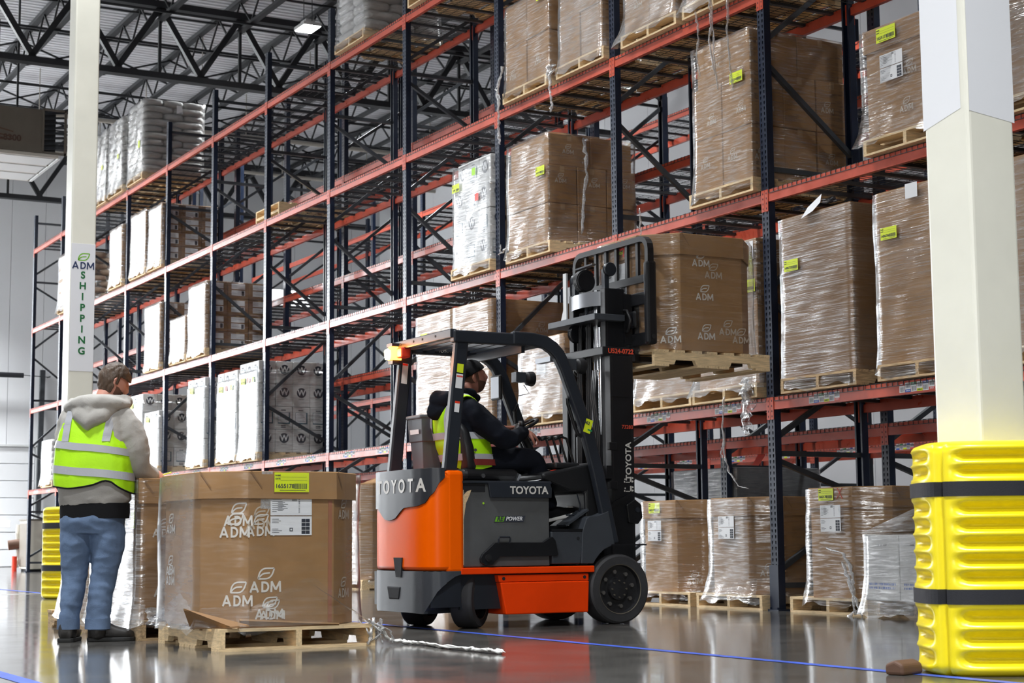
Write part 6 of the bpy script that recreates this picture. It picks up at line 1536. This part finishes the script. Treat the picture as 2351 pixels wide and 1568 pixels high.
# ---- driver, seated, looking up to the right
DR=thing('person','seated forklift driver in black backward cap, dark hoodie and lime vest, looking up','person',(.68,-3.36,0))
def D(*p): return Vector((p[0]-.68,p[1]+3.36,p[2]))
HC=D(.67,-3.345,1.862)
mb=MB()
def sec(y,z,rx,ry): return (z,0,y+3.36,rx,ry)
loft_tab(mb,[(1.17,0,-.03,.16,.12),(1.30,0,-.07,.165,.12),(1.46,0,-.115,.175,.12),(1.60,0,-.13,.18,.10),(1.68,0,-.11,.10,.075)])
capsule(mb,[D(.68,-3.45,1.66),D(.675,-3.41,1.74),D(.67,-3.385,1.80)],[.068,.064,.062])
hv,fc=head_surf(); hv,HM2=xform(hv,HC,.20,-.12); mb.add(hv,fc)
for sd in (-1,1): ear(mb,HM2,sd)
RH,LH=D(.84,-2.985,1.455),D(.44,-2.95,1.50)
capsule(mb,[D(.87,-3.46,1.62),D(.945,-3.36,1.47),D(.955,-3.23,1.375),D(.90,-3.10,1.41),RH],[.06,.055,.046,.038,.029]); capsule(mb,[D(.49,-3.46,1.62),D(.42,-3.30,1.45),D(.41,-3.18,1.40),D(.43,-3.06,1.46),LH],[.06,.055,.046,.038,.029])
hand(mb,RH,(-.12,.85,-.32),(-.5,-.1,-.85),.85,1,1.06); hand(mb,LH,(.1,.8,.1),(.1,.1,-1),.9,-1)
for x in (.79,.57): capsule(mb,[D(x,-3.36,1.22),D(x+.01,-3.12,1.235),D(x+.01,-2.90,1.225),D(x+.015,-2.83,1.05),D(x+.02,-2.78,.90)],[.085,.08,.06,.052,.045])
put('body',remesh(mb,'body',.0075,M['skin2'],2),DR)
# backward cap
def capmask(d,p): return p.z>.030+(.032 if d.y>0 else -.035)*abs(d.y)
vs,fs=head_surf(capmask,lambda p:.010+.004*max(0,p.z)*10); vs,_=xform(vs,HC,.20,-.12); c=MB().add(vs,fs).build('cap',M['tee'],DR,smooth=True); sm=c.modifiers.new('thick','SOLIDIFY'); sm.thickness=.008; sm.offset=1
mb=MB(); mb.tube([HM2@Vector((-.05,-.085,.0)),HM2@Vector((0,-.118,-.010)),HM2@Vector((.05,-.085,.0))],[.012,.022,.012],8,sq=.5); mb.build('cap_peak',M['tee'],c,smooth=True)
def hm2(d,p): return d.y<.25 and p.z<.045 and p.z>-.045 and not (d.y>-.1 and p.z<-.03)
vs,fs=head_surf(hm2,.004); vs,_=xform(vs,HC,.20,-.12); MB().add(vs,fs).build('hair',M['beard'],DR,smooth=True)
def bm2(d,p): return d.y>.02 and p.z<-.026-.34*max(0,p.y-.03) and d.z>-.97
vs,fs=head_surf(bm2,.0025); vs,_=xform(vs,HC,.20,-.12); MB().add(vs,fs).build('beard',M['beard'],DR,smooth=True)
vs,fs=head_surf(lambda d,p: d.y>.5 and ((abs(abs(p.x)-.030)<.013 and abs(p.z-.013)<.007)),.001); vs,_=xform(vs,HC,.20,-.12); MB().add(vs,fs).build('eyes',M['eyewhite'],DR)
for sx in (-1,1): MB().bar(HM2@Vector((.016*sx,.100,.030)),HM2@Vector((.048*sx,.086,.030)),.006,.008).build('eyebrow',M['beard'],DR)
# dark hoodie and trousers
HT=Tor([(1.16,.0,-.01,.185,.150),(1.24,.0,-.04,.205,.165),(1.36,.0,-.085,.210,.165),(1.48,.0,-.115,.215,.155),(1.58,.0,-.135,.210,.135),(1.65,.0,-.13,.165,.105),(1.70,.0,-.11,.105,.085)])
mb=MB(); mb.loft([[HT.pt(z,2*PI*k/36) for k in range(36)] for z in (1.16,1.2,1.26,1.34,1.42,1.5,1.57,1.63,1.67,1.70)],True)
capsule(mb,[D(.85,-3.47,1.61),D(.905,-3.40,1.52),D(.950,-3.30,1.43),D(.955,-3.21,1.385),D(.91,-3.11,1.405),D(.85,-3.01,1.445)],[.085,.092,.085,.078,.062,.046]); capsule(mb,[D(.50,-3.47,1.61),D(.44,-3.36,1.50),D(.41,-3.20,1.41),D(.42,-3.10,1.44),D(.44,-2.99,1.49)],[.085,.088,.078,.062,.046])
put('hoodie',remesh(mb,'hoodie',.010,M['navycloth'],5,(.010,6.5),(1,1,1.4)),DR)
mb=MB(); mb.tube([D(.56,-3.50,1.70),D(.60,-3.60,1.69),D(.68,-3.645,1.68),D(.76,-3.60,1.69),D(.80,-3.50,1.70)],[.04,.062,.075,.062,.04],12); mb.tube([D(.61,-3.56,1.62),D(.68,-3.665,1.60),D(.75,-3.56,1.62)],[.05,.075,.05],12)
mb.tube([D(.60,-3.50,1.74),D(.58,-3.42,1.74),D(.64,-3.34,1.70),D(.72,-3.34,1.70),D(.78,-3.42,1.74),D(.76,-3.5,1.74)],[.03,.035,.036,.036,.035,.03],10)
put('hood',remesh(mb,'hood',.009,M['navycloth'],5,(.008,9)),DR)
mb=MB(); loft_tab(mb,[(1.13,0,.0,.19,.16),(1.20,0,-.01,.195,.165),(1.27,0,-.03,.19,.15)])
for x in (.79,.57): capsule(mb,[D(x,-3.36,1.225),D(x+.01,-3.12,1.240),D(x+.01,-2.92,1.235),D(x+.012,-2.86,1.16),D(x+.02,-2.81,1.0),D(x+.025,-2.77,.91)],[.105,.100,.086,.078,.070,.066],16)
put('trousers',remesh(mb,'trousers',.010,M['navycloth'],4,(.009,7)),DR)
for x in (.81,.60):
    s=MB(); shoe(s,D(x,-2.80,.775),D(x+.01,-2.545,.83),.044,.080); o=s.build('shoe',M['tee'],DR,smooth=True); q=MB(); shoe(q,D(x,-2.80,.765),D(x+.01,-2.54,.82),.047,.03,True); q.build('sole',M['whiteshoe'],o,bevel=.006)
    q=MB(); q.tube([D(x,-2.60,.86),D(x+.005,-2.56,.86),D(x+.01,-2.54,.845)],[.032,.034,.026],10); q.build('toe_cap',M['whiteshoe'],o,smooth=True)
# driver's vest
DV=Tor([(1.14,.0,.0,.215,.178),(1.24,.0,-.035,.226,.184),(1.36,.0,-.082,.224,.184),(1.46,.0,-.112,.208,.175),(1.54,.0,-.132,.190,.160),(1.62,.0,-.140,.175,.135),(1.685,.0,-.125,.155,.105)])
mb=MB(); rings=[]
for i in range(25):
    t=i/24; row=[]
    for k in range(72):
        a=2*PI*k/72; z0=1.165+.02*math.sin(3*a); z=z0+(1.685-z0)*t; w=.006*MN.noise(Vector((math.cos(a)*3,math.sin(a)*3,z*8)))
        row.append(DV.pt(z,a,w))
    rings.append(row)
v=mb.loft(rings,False).build('vest',M['vest'],DR,smooth=True)
band(DV,lambda a:1.225+.0*math.cos(a),.05,.006,.004,'reflective_band',M['reflect'],v)
band(DV,lambda a:1.385,.05,.006,.004,'reflective_band',M['reflect'],v)
for x in (-.125,.125):
    for sg in (-1,1): vstrip(DV,lambda z,x=x:x,.05,1.42,1.68,.007,sg,'reflective_strap',M['reflect'],v)
def shoulder(x,w,m,nm,lift):
    pts=[(-.262,1.46),(-.268,1.56),(-.245,1.655),(-.19,1.715),(-.11,1.725),(-.045,1.675),(.0,1.58),(.025,1.47),(.04,1.36)]; rows=[]
    for i,(y,z) in enumerate(pts):
        a=pts[max(0,i-1)];b=pts[min(len(pts)-1,i+1)]; d=Vector((0,b[0]-a[0],b[1]-a[1])).normalized(); n=Vector((0,-d.z,d.y)); c=Vector((x,y,z))+n*lift
        rows.append([c+Vector((-w/2,0,.004)),c+n*.006,c+Vector((w/2,0,-.012)),c+Vector((w/2,0,-.012))-n*.012,c-n*.01,c+Vector((-w/2,0,.004))-n*.012])
    o=MB().loft(rows,True).build(nm,M[m],v,smooth=True,angle=60); sb=o.modifiers.new('s','SUBSURF'); sb.levels=1; sb.render_levels=1; return o
for sx in (-1,1): shoulder(sx*.150,.125,'vest','vest_shoulder',.0); shoulder(sx*.150,.05,'reflect','shoulder_tape',.007)
MB().loft([[DV.pt(1.19,a,.012),DV.pt(1.235,a,.012),DV.pt(1.235,a,.006),DV.pt(1.19,a,.006)] for a in [-.3+k*.12 for k in range(16)]],True).build('seat_belt',mat('dark_red_webbing',(.20,.018,.012),.7),DR)
